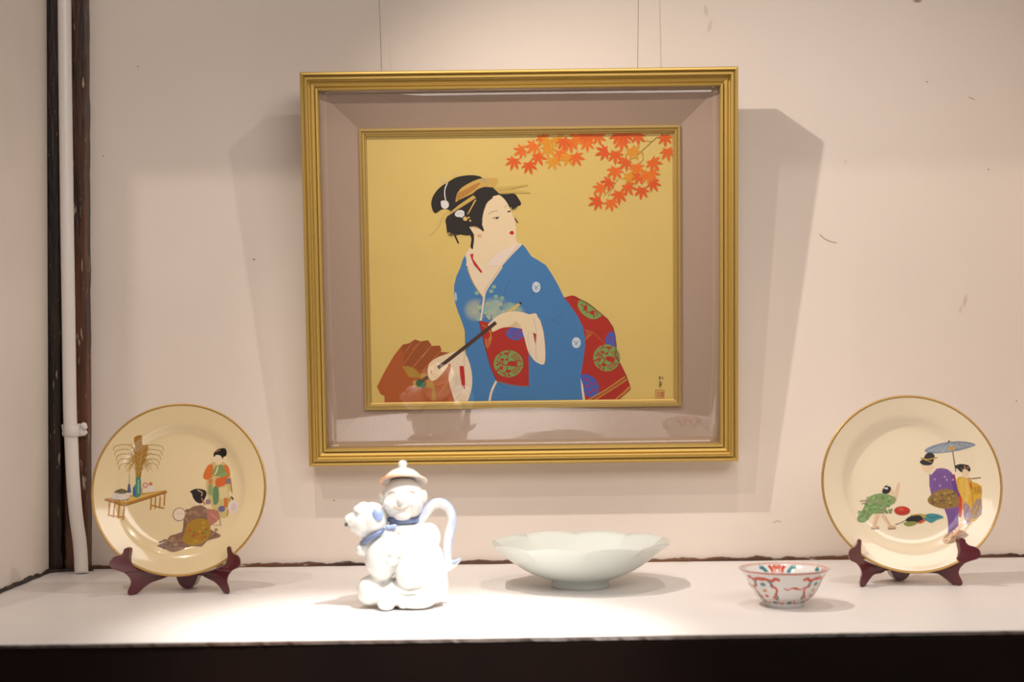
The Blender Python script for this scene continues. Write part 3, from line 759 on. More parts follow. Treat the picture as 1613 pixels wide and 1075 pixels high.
# ------------------------------------------------------------------ plates and their stands
PPROF = [(0.0, 0.0), (0.02, 0.0), (0.045, 0.0), (0.070, 0.0), (0.086, 0.0003), (0.093, 0.0014), (0.098, 0.0040), (0.102, 0.0072), (0.106, 0.0098), (0.111, 0.0114), (0.120, 0.0137), (0.130, 0.0165), (0.1365, 0.0186)]
PBACK = [(0.1380, 0.0190), (0.1383, 0.0180), (0.1375, 0.0166), (0.120, 0.0110), (0.108, 0.0070), (0.100, 0.0, ), (0.094, -0.0040), (0.075, -0.0045), (0.074, -0.0095), (0.070, -0.0095), (0.069, -0.0045), (0.03, -0.0042), (0.0, -0.0042)]
def plate_h(r):
    for (a, ha), (b, hb) in zip(PPROF, PPROF[1:]):
        if r <= b: return ha + (hb - ha) * (r - a) / (b - a)
    return PPROF[-1][1]
def make_plate(loc, tilt, yaw, label, draw, RS, glaze):
    p = empty('decorated_plate', loc, (tilt, 0, yaw))
    p.scale = (RS, RS, RS)
    tag(p, label, 'plate', 'painted plates on stands')
    bm = bmesh.new(); lathe(bm, PPROF + PBACK, 128)
    bmesh.ops.transform(bm, matrix=Matrix.Rotation(math.pi / 2, 4, 'X'), verts=bm.verts)     # +z of the lathe -> -y, towards the viewer
    from_bm('dish', bm, glaze, p, True)
    bm = bmesh.new(); lathe(bm, [(0.1352, 0.0184), (0.1366, 0.0191), (0.1382, 0.0194), (0.1389, 0.0182), (0.1384, 0.0170), (0.1376, 0.0170), (0.1352, 0.0184)], 128)
    bmesh.ops.remove_doubles(bm, verts=bm.verts, dist=1e-6)
    bmesh.ops.transform(bm, matrix=Matrix.Rotation(math.pi / 2, 4, 'X'), verts=bm.verts)
    from_bm('gilt_rim', bm, M['plate_gold'], p, True)['label'] = 'thin gold rim'
    draw(p)
    return p
def plate_decal(cx, cy, R):
    def f(x, y, w):
        u, v_ = (x - cx) / R * 0.1385, -(y - cy) / R * 0.1385
        return (u, -(plate_h(math.hypot(u, v_)) + 0.00016 + w), v_)
    return Decal(f, 9.0, 2.0e-6)

def draw_left(p):
    d = plate_decal(500, 497, 443)
    # bench with vase and reeds
    BR, BR2 = (178, 124, 46), (150, 100, 34)
    for k, (x, y) in enumerate(((147,555),(170,565),(192,570),(215,578),(350,535),(372,530),(395,528),(418,515))):
        d.line(BR, [(x, y), (x - 2, y + (70 if k < 4 else 62))], 8)
    d.line(BR, [(140,622),(218,634)], 8); d.line(BR, [(348,572),(418,590)], 8)
    d.poly(BR, [(120,538),(180,530),(300,512),(428,496),(428,508),(230,568),(212,574)]); d.line(BR2, [(122,543),(212,574),(428,508)], 7)
    d.poly((214,178,92), [(140,540),(300,518),(410,500),(225,556)])
    RD, RD2, RD3 = (172, 132, 52), (150, 108, 36), (190, 150, 72)
    random.seed(4)
    d.poly((166,120,44), [(262,225),(300,214),(300,260),(328,262),(318,330),(298,390),(290,445),(275,445),(268,370),(258,300),(266,270)], 3)
    for k in range(26):
        a = random.uniform(-1.15, 1.15); L = random.uniform(90, 170) * (0.75 if abs(a) > .7 else 1)
        x0, y0 = 282 + a*8, 430
        x2, y2 = 282 + math.sin(a) * L * 0.8, 400 - math.cos(a) * L * 0.9
        d.line(random.choice((RD, RD2, RD3)), [(x0, y0), (282 + math.sin(a)*L*0.25, 350), ((x2 + 282)/2 + a*16, y2 + 8), (x2, y2 + abs(a)*30)], random.uniform(4, 10), 5, 0.2)
    for s_ in (-1, 1):
        for k in range(5): d.line((176,150,84), [(284, 300 + 26*k), (284 + s_*50, 262 + 24*k), (284 + s_*(112 - k*6), 268 + 24*k), (284 + s_*(124 - k*7), 292 + 24*k)], 3.5, 6)
    d.poly((74,132,112), [(268,430),(292,430),(296,470),(294,525),(258,527),(256,480),(270,460)], 2); d.line((60,90,150), [(262,480),(264,520)], 10); d.line((150,190,160), [(282,440),(284,510)], 6)
    d.poly((70,84,120), [(232,460),(240,460),(247,505),(226,505)]); d.line((150,150,130), [(236,410),(236,460)], 3)
    d.poly((214,200,186), [(155,510),(200,500),(240,508),(240,535),(205,546),(156,540)]); d.poly((96,84,40), [(165,505),(200,484),(232,502),(200,512)], 2); d.line((120,100,80), [(156,540),(205,546),(240,535)], 4); d.line((120,100,80), [(204,512),(205,546)], 3)
    d.poly((226,208,196), [(330,475),(360,472),(362,500),(332,506)]); d.ell((198,120,96), 318, 468, 14, 14); d.ell((220,190,176), 318, 468, 9, 9); d.ell((196,110,90), 345, 462, 10, 8); d.line((196,150,120), [(300,480),(302,510)], 8)
    # standing woman
    d.poly((196,176,112), [(640,370),(690,350),(740,375),(752,440),(762,520),(748,560),(742,636),(700,642),(668,600),(640,540),(628,480)], 2)
    d.poly((206,108,36), [(640,368),(662,372),(660,430),(630,446),(612,432),(622,396)], 2); d.poly((206,108,36), [(715,372),(742,380),(750,430),(720,432)], 2)
    d.poly((128,142,84), [(664,395),(690,366),(720,380),(722,415),(690,430),(662,420)], 2); d.line((212,196,150), [(690,360),(684,396),(672,420)], 8)
    d.poly((206,96,30), [(680,440),(732,432),(735,468),(690,486),(676,470)], 2); d.poly((96,130,84), [(664,490),(690,486),(694,560),(668,574)], 2); d.poly((132,152,92), [(700,415),(730,405),(738,425),(700,437)])
    d.poly((212,190,136), [(695,490),(738,482),(742,540),(698,548)]); d.poly((200,110,44), [(722,540),(742,545),(740,590),(720,590)]); d.ell((104,100,132), 710, 598, 18, 16); d.ell((120,110,120), 742, 455, 12, 16); d.ell((150,120,120), 640, 560, 14, 14)
    d.poly((140,150,96), [(640,470),(660,470),(662,530),(640,520)]); d.poly((206,120,60), [(640,445),(660,440),(662,466),(642,470)]); d.line((170,120,60), [(752,440),(762,520),(748,560)], 7); d.line((196,130,60), [(745,600),(738,634)], 8)
    d.poly((228,202,164), [(662,320),(700,320),(712,340),(700,368),(680,364),(664,345)], 2)
    d.poly((28,20,18), [(664,312),(682,290),(712,284),(732,298),(730,322),(714,330),(712,342),(700,322),(676,318),(668,330)], 2); d.ell((28,20,18), 714, 298, 18, 15); d.line((190,120,60), [(676,300),(700,292)], 4)
    d.poly((226,196,158), [(748,505),(765,520),(760,545),(746,530)], 2); d.line((40,30,26), [(758,535),(768,552)], 8); d.ell((224,206,196), 770, 590, 26, 34, 10); d.ell((210,190,184), 770, 590, 16, 22, 10)
    d.line((150,110,70), [(700,640),(706,684)], 4); d.line((190,170,140), [(668,680),(712,682)], 6)
    # sitting woman
    d.poly((132,98,74), [(540,600),(575,580),(610,578),(640,598),(690,606),(698,650),(660,680),(650,700),(705,730),(700,745),(640,760),(612,790),(560,785),(520,800),(470,815),(430,800),(385,780),(430,760),(450,730),(510,712),(516,655)], 2)
    random.seed(8)
    for k in range(40):
        a = random.uniform(0, 1); x = 400 + 290*a; y = 790 - 60*a + random.uniform(-35, 10)
        d.ell(random.choice(((150,112,84), (116,84,66), (164,128,96), (120,92,90))), x, y, random.uniform(8, 18), random.uniform(4, 8), random.uniform(-40, 20))
    for k in range(16): d.ell(random.choice(((150,108,92), (126,90,72), (160,120,100), (118,84,84))), random.uniform(525, 640), random.uniform(600, 690), 14, 9, random.uniform(-50, 50))
    d.poly((176,112,92), [(640,600),(690,608),(698,648),(655,680),(640,660)], 2); d.line((200,140,120), [(650,620),(690,650)], 6)
    d.poly((164,124,32), [(535,670),(590,645),(640,655),(655,710),(635,760),(570,784),(512,760),(525,715)], 2)
    for k in range(16): d.ell(random.choice(((120,124,40), (190,140,40), (150,96,28), (176,90,34))), random.uniform(535, 635), random.uniform(665, 765), 9, 7)
    d.poly((228,202,164), [(540,540),(548,510),(580,515),(606,560),(590,580),(560,574),(545,560)], 2)
    d.poly((28,20,20), [(546,506),(575,492),(612,496),(632,515),(622,545),(606,568),(580,560),(562,536),(556,515)], 2); d.ell((28,20,20), 612, 512, 18, 15); d.line((200,150,120), [(585,498),(610,512),(606,530)], 6); d.line((170,110,70), [(606,540),(624,575)], 7)
    d.ell((150,120,104), 494, 622, 33, 35); d.ell((228,204,182), 494, 622, 29, 31); d.line((170,140,110), [(525,640),(540,660)], 5); d.line((206,186,164), [(475,620),(512,618)], 3)
    d.build('enamel_scene', M['enamel'], p)['label'] = 'enamel picture of two women, a bench and a vase of reeds'

def draw_right(p):
    d = plate_decal(510, 492, 450)
    # parasol
    d.line((110,70,50), [(737,320),(742,370),(748,430)], 5)
    d.poly((132,144,160), [(596,318),(640,294),(720,276),(800,280),(842,294),(830,306),(770,322),(690,333),(620,334)], 2); d.poly((160,170,178), [(610,322),(722,278),(735,320),(690,330)]); d.poly((166,174,178), [(722,278),(735,320),(838,298)])
    for q_ in ((625,332),(660,332),(700,331),(770,320),(810,308)): d.line((116,126,146), [(722,278), q_], 2.5)
    d.ell((206,160,60), 732, 310, 20, 10); d.line((70,60,60), [(721,270),(722,280)], 7)
    # maid in yellow
    d.poly((212,166,54), [(748,470),(775,455),(800,462),(820,480),(862,506),(860,560),(848,620),(842,660),(800,690),(775,640),(755,560)], 2)
    d.poly((222,182,74), [(760,470),(800,462),(812,520),(800,580),(770,560)], 2); d.poly((182,138,48), [(825,505),(862,508),(860,545),(828,548)]); d.poly((156,134,120), [(838,570),(858,575),(852,650),(812,672),(800,640)], 2); d.poly((148,124,150), [(775,590),(806,610),(800,680),(776,690)], 2)
    d.line((176,130,46), [(818,470),(822,560),(812,640)], 5); d.line((190,70,50), [(808,470),(818,520)], 6); d.poly((182,48,34), [(728,450),(742,445),(752,520),(770,570),(764,650),(748,655),(752,560),(732,500)], 2)
    d.line((150,110,60), [(800,468),(862,464)], 6); d.ell((220,180,150), 812, 466, 10, 8)
    d.poly((230,204,168), [(775,410),(812,412),(808,450),(790,462),(778,440)], 2); d.poly((34,24,22), [(745,402),(770,390),(810,398),(818,420),(812,430),(790,412),(780,432),(768,428),(752,410)], 2); d.ell((180,110,100), 800, 406, 14, 6, 20); d.poly((34,24,22), [(742,400),(760,392),(766,405),(750,414)])
    d.poly((214,190,170), [(775,690),(806,684),(800,700),(780,702)])
    # lady in purple
    d.poly((122,82,150), [(614,440),(650,414),(690,412),(725,432),(748,500),(755,560),(748,640),(742,700),(728,726),(690,745),(694,690),(680,620),(620,560)], 2)
    for k in range(7): d.line((104,66,134), [(640+14*k, 430+2*k), (634+15*k, 520)], 4)
    for k in range(4): d.line((104,66,134), [(690+12*k, 620), (705+9*k, 730)], 4)
    d.poly((96,58,128), [(722,430),(748,500),(760,580),(742,585),(730,520)], 2)
    d.poly((206,64,46), [(752,560),(768,575),(766,640),(752,650)], 2)
    d.poly((146,112,46), [(600,565),(640,530),(700,515),(745,540),(752,600),(700,616),(650,612),(606,590)], 2)
    random.seed(9)
    for k in range(34): d.ell(random.choice(((112,84,40), (176,140,60), (140,96,70), (120,104,60))), random.uniform(615, 742), random.uniform(535, 605), 8, 6)
    for (x, y) in ((640,468),(690,455),(700,470),(665,500),(730,470)): d.ell((170,146,190), x, y, 5, 6)
    d.poly((168,136,100), [(668,760),(700,735),(740,722),(784,752),(740,775),(700,792),(660,790)], 2); d.poly((190,120,90), [(700,742),(740,724),(752,740),(715,760)]); d.poly((226,190,160), [(655,775),(690,752),(745,700),(770,672),(775,690),(745,720),(700,770),(670,792)], 2)
    d.line((110,90,70), [(700,765),(770,750)], 4); d.ell((150,150,190), 783, 650, 8, 10)
    d.poly((232,206,170), [(576,385),(610,390),(640,400),(636,415),(612,432),(590,425),(580,405)], 2)
    d.poly((26,20,20), [(570,375),(590,360),(600,340),(625,330),(645,345),(640,370),(628,392),(600,396),(578,390)], 2); d.ell((26,20,20), 622, 350, 24, 20); d.line((196,150,60), [(574,358),(610,366),(660,356)], 6); d.line((196,150,60), [(590,365),(630,380)], 4)
    d.poly((232,214,186), [(612,432),(640,405),(650,416),(622,446)])
    # boy in green
    for l in ([(345,640),(322,705)], [(370,645),(405,705)]): d.line((228,196,158), l, 24, 0, 0.5)
    for l in ([(345,650),(330,700)], [(380,655),(405,700)]): d.line((196,156,120), l, 3)
    d.ell((206,170,130), 328, 710, 22, 9); d.ell((206,170,130), 412, 710, 22, 9); d.line((110,80,50), [(308,716),(348,716)], 4); d.line((110,80,50), [(392,718),(432,716)], 4)
    d.poly((126,158,96), [(300,560),(340,540),(390,538),(436,560),(425,590),(385,612),(375,640),(320,640),(285,680),(245,682),(238,662),(262,630),(280,600)], 2)
    for k in range(46): d.ell(random.choice(((100,140,78), (154,178,120), (150,140,110), (112,150,90))), random.uniform(285, 415), random.uniform(555, 635), 9, 6, random.uniform(-40, 40))
    for k in range(12): d.ell(random.choice(((100,140,78), (150,174,116))), random.uniform(250, 300), random.uniform(630, 675), 8, 6)
    d.line((170,150,130), [(258,576),(290,572),(310,560)], 6); d.line((170,150,130), [(265,590),(300,580)], 5); d.poly((150,150,96), [(420,570),(440,545),(446,560),(430,590)]); d.poly((228,196,158), [(436,560),(440,520),(455,484),(464,490),(452,530),(445,562)], 2)
    d.poly((230,200,164), [(395,520),(428,518),(430,545),(410,548)], 2); d.poly((26,22,22), [(372,528),(385,504),(412,502),(418,516),(405,536),(382,538)], 2); d.ell((216,206,200), 392, 510, 12, 6, 20); d.line((26,22,22), [(385,505),(400,498)], 7)
    # ball and bundle
    d.ell((190,50,26), 468, 626, 40, 23); d.line((150,34,18), [(440,630),(470,638),(500,630)], 4, 4); d.ell((206,78,44), 462, 618, 16, 8)
    d.poly((30,24,22), [(480,676),(515,650),(562,652),(570,672),(530,686)], 2); d.poly((134,140,70), [(470,690),(500,680),(545,684),(520,700),(490,704)], 2); d.poly((196,78,40), [(535,688),(575,668),(590,672),(560,690)]); d.poly((62,140,146), [(565,655),(610,640),(655,648),(674,662),(640,672),(612,688),(586,676)], 2)
    d.line((190,150,60), [(510,650),(560,644),(580,650)], 6); d.line((70,60,50), [(430,696),(455,688),(480,676)], 3); d.line((40,100,110), [(590,655),(625,662),(650,655)], 4); d.ell((186,150,60), 575, 655, 12, 8)
    d.build('enamel_scene', M['enamel'], p)['label'] = 'enamel picture of a lady, a maid with parasol and a bowing boy'

def make_stand(loc, label, drop):
    s = empty('plate_stand', loc)
    tag(s, label, 'plate stand', 'burgundy plate stands')
    sil = [(225,789),(236,793),(239,806),(235,826),(240,850),(256,874),(300,896),(360,920),(410,934),(440,942),(440,952),(405,946),(370,957),(320,980),(285,1005),(268,1022),(250,1031),(232,1028),(226,1012),(232,992),(240,968),(232,938),(206,908),(168,888),(157,868),(158,846),(172,830),(198,822),(210,810),(214,795)]
    sil = [(x, y + (drop if 3 <= i <= 12 else 0)) for i, (x, y) in enumerate(sil)]
    k = 0.000308                                # metres per crop pixel
    for sgn in (-1, 1):
        P = [((x - 483) * k, (1030 - y) * k) for x, y in sil]
        P = [(a.x, a.y) for a in catmull([(a, b, 0) for a, b in P], 4)]
        bm = bmesh.new(); fr, bk = [], []
        for (x, z) in P:
            t = (abs(x) - 0.013) / 0.087       # outer end comes forward
            y = 0.030 - 0.080 * t
            if z > 0.036: y -= 0.002
            fr.append(bm.verts.new((-sgn * x, y - 0.006, z))); bk.append(bm.verts.new((-sgn * x * 0.98, y + 0.007, z)))
        tri = geometry.tessellate_polygon([[Vector((a, b, 0)) for a, b in P]])
        for t in tri:
            bm.faces.new([fr[i] for i in t]); bm.faces.new([bk[i] for i in reversed(t)])
        n = len(P)
        for i in range(n): bm.faces.new((fr[i], fr[(i+1) % n], bk[(i+1) % n], bk[i]))
        bmesh.ops.recalc_face_normals(bm, faces=bm.faces)
        rim = [e for e in bm.edges if len(e.link_faces) == 2 and e.calc_face_angle(0) > 0.9]
        bmesh.ops.bevel(bm, geom=rim, offset=0.0016, segments=2, affect='EDGES', profile=0.5)
        from_bm('front_leg', bm, M['lacquer'], s)
        bm = bmesh.new()                        # prop that leans against the back of the plate
        tube(bm, catmull([(sgn*0.010, 0.034, 0.022), (sgn*0.018, 0.046, 0.045), (sgn*0.024, 0.054, 0.075), (sgn*0.026, 0.058, 0.100)], 5, False), 0.0055, 10)
        from_bm('back_prop', bm, M['lacquer'], s, True)
    bm = bmesh.new()                            # rounded rear foot in the middle
    P = [(-0.0185,0.030),(-0.017,0.020),(-0.0125,0.009),(-0.006,0.003),(0,0.0018),(0.006,0.003),(0.0125,0.009),(0.017,0.020),(0.0185,0.030)]
    fr = [bm.verts.new((x, 0.020, z)) for x, z in P]; bk = [bm.verts.new((x, 0.050, z - 0.0018)) for x, z in P]
    bm.faces.new(fr); bm.faces.new(bk[::-1])
    for i in range(len(P)): bm.faces.new((fr[i], fr[(i+1) % len(P)], bk[(i+1) % len(P)], bk[i]))
    bmesh.ops.recalc_face_normals(bm, faces=bm.faces)
    bmesh.ops.bevel(bm, geom=list(bm.edges), offset=0.0015, segments=2, affect='EDGES')
    from_bm('rear_foot', bm, M['lacquer'], s)
    return s

PT = math.radians(-9)
pl = at(285, 772.5, 0.285); make_plate(pl, PT, math.radians(4), 'cream plate with gold rim showing two women beside a bench and reeds', draw_left, 0.978, M['plate_dim'])
pr = at(1432, 763.5, 0.300); make_plate(pr, PT, math.radians(-4), 'cream plate with gold rim showing a lady in purple, maid with parasol and boy', draw_right, 1.0, M['plate'])
sl = at(292, 905, 0.285); make_stand((sl.x, -0.296, 0.0), 'burgundy lacquered stand under the plate with the bench and reeds', 9)
sr = at(1423, 905, 0.300); make_stand((sr.x, -0.308, 0.0), 'burgundy lacquered stand under the plate with the parasol', 22)

# ------------------------------------------------------------------ big celadon bowl
bp_ = at(914, 914, 0.29); bp_.z = 0
def scal(a):                                     # pointed lobes
    t = (a * 10 / (2 * math.pi) + 0.5) % 1.0
    return abs(math.sin(math.pi * t)) ** 0.7
def rf(a, r, z): return 1 - (0.035 * (scal(a) - 0.6)) * max(0, (r - 0.100) / 0.041) ** 3
def zf(a, r, z): return (0.0036 * (scal(a) - 0.6) + 0.0008 * math.sin(3*a + 1)) * max(0, (r - 0.100) / 0.041) ** 3
bowl = empty('scalloped_bowl', bp_)
tag(bowl, 'wide shallow pale celadon bowl with scalloped rim and small foot', 'bowl')
bm = bmesh.new()
outp = [(0.0, 0.004), (0.040, 0.004), (0.0415, 0.0), (0.0455, 0.0), (0.0462, 0.002), (0.0445, 0.008), (0.0460, 0.0115), (0.055, 0.0135), (0.066, 0.0170), (0.078, 0.0222), (0.090, 0.0285), (0.102, 0.0362), (0.113, 0.0445), (0.124, 0.0540), (0.133, 0.0625), (0.1405, 0.0700)]
inp = [(0.1408, 0.0710), (0.1400, 0.0712), (0.132, 0.0645), (0.122, 0.0560), (0.111, 0.0470), (0.100, 0.0390), (0.088, 0.0315), (0.075, 0.0250), (0.060, 0.0195), (0.042, 0.0165), (0.020, 0.0155), (0.0, 0.0152)]
lathe(bm, outp + inp, 240, rf, zf)
from_bm('bowl_body', bm, M['celadon'], bowl, True)

# ------------------------------------------------------------------ small red and teal painted bowl
sp_ = at(1236, 948, 0.51); sp_.z = 0
sb = empty('painted_tea_bowl', sp_)
tag(sb, 'small white bowl painted with red and teal motifs', 'bowl')
SO = [(0.0, 0.003), (0.023, 0.003), (0.0235, 0.0), (0.0262, 0.0), (0.0268, 0.0045), (0.0285, 0.0070), (0.0335, 0.0100), (0.0395, 0.0150), (0.0445, 0.0215), (0.0485, 0.0285), (0.0520, 0.0355), (0.0555, 0.0430), (0.0595, 0.0495), (0.0640, 0.0545)]
SI = [(0.0642, 0.0551), (0.0635, 0.0554), (0.0580, 0.0500), (0.0540, 0.0435), (0.0505, 0.0360), (0.0470, 0.0290), (0.0430, 0.0222), (0.0380, 0.0160), (0.0310, 0.0110), (0.0220, 0.0080), (0.0, 0.0070)]
bm = bmesh.new(); lathe(bm, SO + SI, 120)
from_bm('bowl_body', bm, M['bowl'], sb, True)
def prof_r(P, z):
    for (r0, z0), (r1, z1) in zip(P, P[1:]):
        if min(z0, z1) <= z <= max(z0, z1) and abs(z1 - z0) > 1e-9: return r0 + (r1 - r0) * (z - z0) / (z1 - z0)
    return P[-1][0]
def side_out(x, y, w):          # x = degrees (0 faces the viewer), y = height in mm
    r = prof_r(SO[4:], max(0.0046, min(0.0544, y / 1000))) + 0.00015 + w; a = math.radians(x - 90)
    return (r * math.cos(a), r * math.sin(a), y / 1000)
def side_in(x, y, w):
    r = prof_r(SI[1:], max(0.0072, min(0.0552, y / 1000))) - 0.00015 - w; a = math.radians(x - 90)
    return (r * math.cos(a), r * math.sin(a), y / 1000)
BR_, BT, BP = (206, 72, 46), (50, 128, 140), (214, 150, 136)
d = Decal(side_out, 5.0, 4e-6); d.org, d.sc = (0, 0), 1.0
def bat(d, x, y, s):
    d.line(BR_, [(x - 26*s, y + 2*s), (x - 18*s, y - 2.5*s), (x - 6*s, y + 2*s), (x + 4*s, y + 2.5*s), (x + 16*s, y - 2.5*s), (x + 26*s, y + 3*s)], 2.6*s, 5)
    d.ell(BR_, x + 5*s, y + 0.5*s, 8*s, 2.6*s, -6)
for k in range(4): bat(d, 5 + 90*k, 31, 0.62)
for k in range(4):
    c0 = 45 + 90*k
    for sg in (-1, 1):
        d.line(BR_, [(c0 + sg*4, 45), (c0 + sg*16, 42), (c0 + sg*22, 45.5), (c0 + sg*28, 43)], 4.0, 4); d.line(BT, [(c0 + sg*10, 43), (c0 + sg*16, 36), (c0 + sg*14, 32)], 3.0, 4)
        d.line(BR_, [(c0 + sg*12, 36), (c0 + sg*22, 30), (c0 + sg*18, 20), (c0 + sg*12, 16)], 3.2, 5); d.line((86,110,100), [(c0 + sg*18, 24), (c0 + sg*22, 17), (c0 + sg*16, 15)], 2.6, 4)
    d.ell(BR_, c0, 44, 8, 2.6); d.ell((90,140,146), c0, 36, 5, 2.6); d.ell((214,150,90), c0, 27, 4, 2.4); d.ell(BR_, c0, 19, 4, 2)
for k in range(10):
    c0 = 18 + 36*k
    d.line(BR_, [(c0 - 8, 13), (c0 - 5, 8.5), (c0 + 3, 8), (c0 + 6, 10)], 2.4, 4); d.ell((70,116,128), c0 + 19, 9, 7, 2.2)
def ringline(d, col, y, w): d.line(col, [(t, y) for t in range(0, 361, 6)], w)
ringline(d, BR_, 52.6, 1.3); ringline(d, BP, 53.8, 0.8); ringline(d, BP, 13.6, 0.5)
d.build('outside_pattern', M['enamel'], sb)['label'] = 'red and teal painted outside pattern'
d = Decal(side_in, 5.0, 4e-6); d.org, d.sc = (0, 0), 1.0
for k in range(4):
    c0 = 180 + 90*k
    for sg in (-1, 1):
        d.line(BT, [(c0 + sg*28, 49), (c0 + sg*22, 47), (c0 + sg*17, 40), (c0 + sg*16, 34)], 5.5, 5); d.line(BR_, [(c0 + sg*12, 50), (c0 + sg*8, 44), (c0 + sg*9, 34)], 4.2, 4); d.line((220,130,80), [(c0 + sg*4, 51), (c0 + sg*3, 36)], 2.5)
    d.ell((214,110,86), c0, 48, 7, 3)
ringline(d, BP, 53.6, 1.1); ringline(d, BP, 51.8, 0.5)
d.build('inside_pattern', M['enamel'], sb)['label'] = 'red and teal painted inside pattern'

# ------------------------------------------------------------------ porcelain figure teapot
K = 0.0002235                                    # metres per crop pixel of the figure
def T(cx, cy, dd=0): return Vector(((cx - 600) * K, -dd * K, (1003 - cy) * K))
tp = at(635.2, 950, 0.475); tp.z = 0
pot = empty('figure_teapot', tp)
tag(pot, 'white porcelain teapot shaped as a laughing child hugging a dog', 'teapot')
WHITE, PBLUE, NAVY = (0.70, 0.71, 0.685, 1), lin((150, 172, 226)), lin((96, 112, 150))
def colour_mesh(me, fn):
    a = me.attributes.new('Col', 'FLOAT_COLOR', 'POINT')
    buf = []
    for v_ in me.vertices: buf += list(fn(v_.co))
    a.data.foreach_set('color', buf)
def blob(name, ells, vox, smooth_it, fn, parent, floor=False):
    bm = bmesh.new()
    for e in ells:
        (cx, cy, dd, rx, ry, rd) = e[:6]; rot = e[6] if len(e) > 6 else 0
        mtx = Matrix.Translation(T(cx, cy, dd)) @ Matrix.Rotation(math.radians(rot), 4, 'Y') @ Matrix.Diagonal((rx*K, rd*K, ry*K, 1))
        bmesh.ops.create_icosphere(bm, subdivisions=4, radius=1.0, matrix=mtx)
    me = bpy.data.meshes.new('tmp'); bm.to_mesh(me); bm.free()
    tmp = bpy.data.objects.new('tmp', me); COL.objects.link(tmp)
    r = tmp.modifiers.new('r', 'REMESH'); r.mode = 'VOXEL'; r.voxel_size = vox
    s_ = tmp.modifiers.new('s', 'SMOOTH'); s_.factor = 0.5; s_.iterations = smooth_it
    dg = bpy.context.evaluated_depsgraph_get(); dg.update()
    res = bpy.data.meshes.new_from_object(tmp.evaluated_get(dg))
    bpy.data.objects.remove(tmp); bpy.data.meshes.remove(me)
    res.name = name
    if floor:
        for v_ in res.vertices:
            if v_.co.z < 0.0: v_.co.z = 0.0
    colour_mesh(res, fn)
    return link(name, res, M['porcelain'], parent, True)
def mixc(a, b, t): t = max(0, min(1, t)); return tuple(x + (y - x) * t for x, y in zip(a, b))
white = lambda co: WHITE
body = blob('body', [
    (665, 640, 0, 175, 185, 150), (725, 800, -10, 168, 150, 160), (610, 935, 0, 270, 62, 170), (605, 900, 0, 200, 90, 150),
    (470, 675, 50, 112, 155, 115), (395, 890, 20, 92, 98, 120), (790, 860, 0, 106, 130, 140), (770, 560, 10, 78, 100, 100),
    (800, 700, 60, 70, 110, 90), (660, 780, 105, 102, 100, 75), (740, 730, 110, 80, 90, 70, 20),
    (505, 950, 150, 60, 54, 60), (690, 950, 110, 125, 52, 80), (610, 950, 130, 40, 46, 50),
    (560, 640, 150, 42, 32, 34), (590, 612, 140, 30, 24, 26), (545, 690, 150, 40, 28, 32), (500, 620, 140, 60, 60, 30),
    (885, 735, -15, 42, 45, 40), (925, 735, -15, 34, 24, 24, -20), (958, 712, -15, 22, 16, 15, -40), (345, 622, 60, 44, 42, 44), (400, 610, 50, 60, 60, 60), (512, 535, 45, 72, 70, 80), (600, 500, 10, 110, 60, 100)],
    0.0014, 9, white, pot, True)
# folds of the robe as raised lines
bm = bmesh.new()
for l in ([(560,880,138),(650,892,158),(760,866,148)], [(800,780,118),(850,820,96),(880,860,66)]):
    P = catmull([T(*p) for p in l], 6, False)
    tube(bm, P, [0.0022 * math.sin(math.pi * (0.1 + 0.8 * i / (len(P) - 1))) for i in range(len(P))], 8)
me = bpy.data.meshes.new('robe_fold'); bm.to_mesh(me); bm.free(); colour_mesh(me, white)
link('robe_fold', me, M['porcelain'], body, True)
head = blob('child_head', [(607, 305, 0, 136, 142, 132), (607, 345, 20, 130, 100, 115), (530, 330, 92, 48, 42, 45), (684, 330, 92, 48, 42, 45), (607, 400, 80, 62, 44, 52), (604, 306, 132, 24, 20, 24), (604, 285, 122, 15, 30, 20),
    (470, 300, 0, 20, 44, 30), (745, 292, 0, 20, 44, 30), (604, 366, 108, 34, 12, 18)], 0.0012, 6,
    lambda co: mixc(WHITE, (0.74, 0.70, 0.66, 1), 0.35), pot)
head['label'] = 'round laughing child face'
def line_part(name, pts_, r, col, parent):
    bm = bmesh.new(); P = catmull([T(*p) for p in pts_], 5, False)
    tube(bm, P, [r * (0.45 + 0.55 * math.sin(math.pi * i / (len(P) - 1))) for i in range(len(P))], 8)
    me = bpy.data.meshes.new(name); bm.to_mesh(me); bm.free(); colour_mesh(me, lambda co: col)
    return link(name, me, M['porcelain'], parent, True)
FC = lin((176, 160, 148))
line_part('eye', [(518,264,96),(545,252,107),(574,264,118)], 0.0010, FC, head); line_part('eye', [(636,263,118),(664,250,108),(692,262,97)], 0.0010, FC, head)
line_part('mouth', [(556,336,134),(578,354,136),(605,360,136),(632,354,136),(655,334,133)], 0.0012, lin((190, 164, 150)), head)
# hat-shaped lid
bm = bmesh.new()
lathe(bm, [(0.0, 0.0325), (0.003, 0.0323), (0.0058, 0.0305), (0.0070, 0.0270), (0.0062, 0.0232), (0.0054, 0.0212), (0.0056, 0.0203), (0.011, 0.0192), (0.017, 0.0165), (0.0225, 0.0125), (0.0265, 0.0080), (0.0300, 0.0042), (0.0335, 0.0022), (0.0355, 0.0020), (0.0358, 0.0004), (0.0340, -0.0008), (0.0300, 0.0006), (0.0260, 0.0030), (0.0, 0.0050)], 64)
me = bpy.data.meshes.new('lid'); bmesh.ops.recalc_face_normals(bm, faces=bm.faces); bm.to_mesh(me); bm.free()
colour_mesh(me, lambda co: mixc(mixc(WHITE, lin((232, 210, 194)), 0.5), lin((232, 172, 130)), (math.hypot(co.x, co.y) - 0.026) / 0.008 * (0.62 - co.x / 0.06)) if co.z < 0.0205 else WHITE)
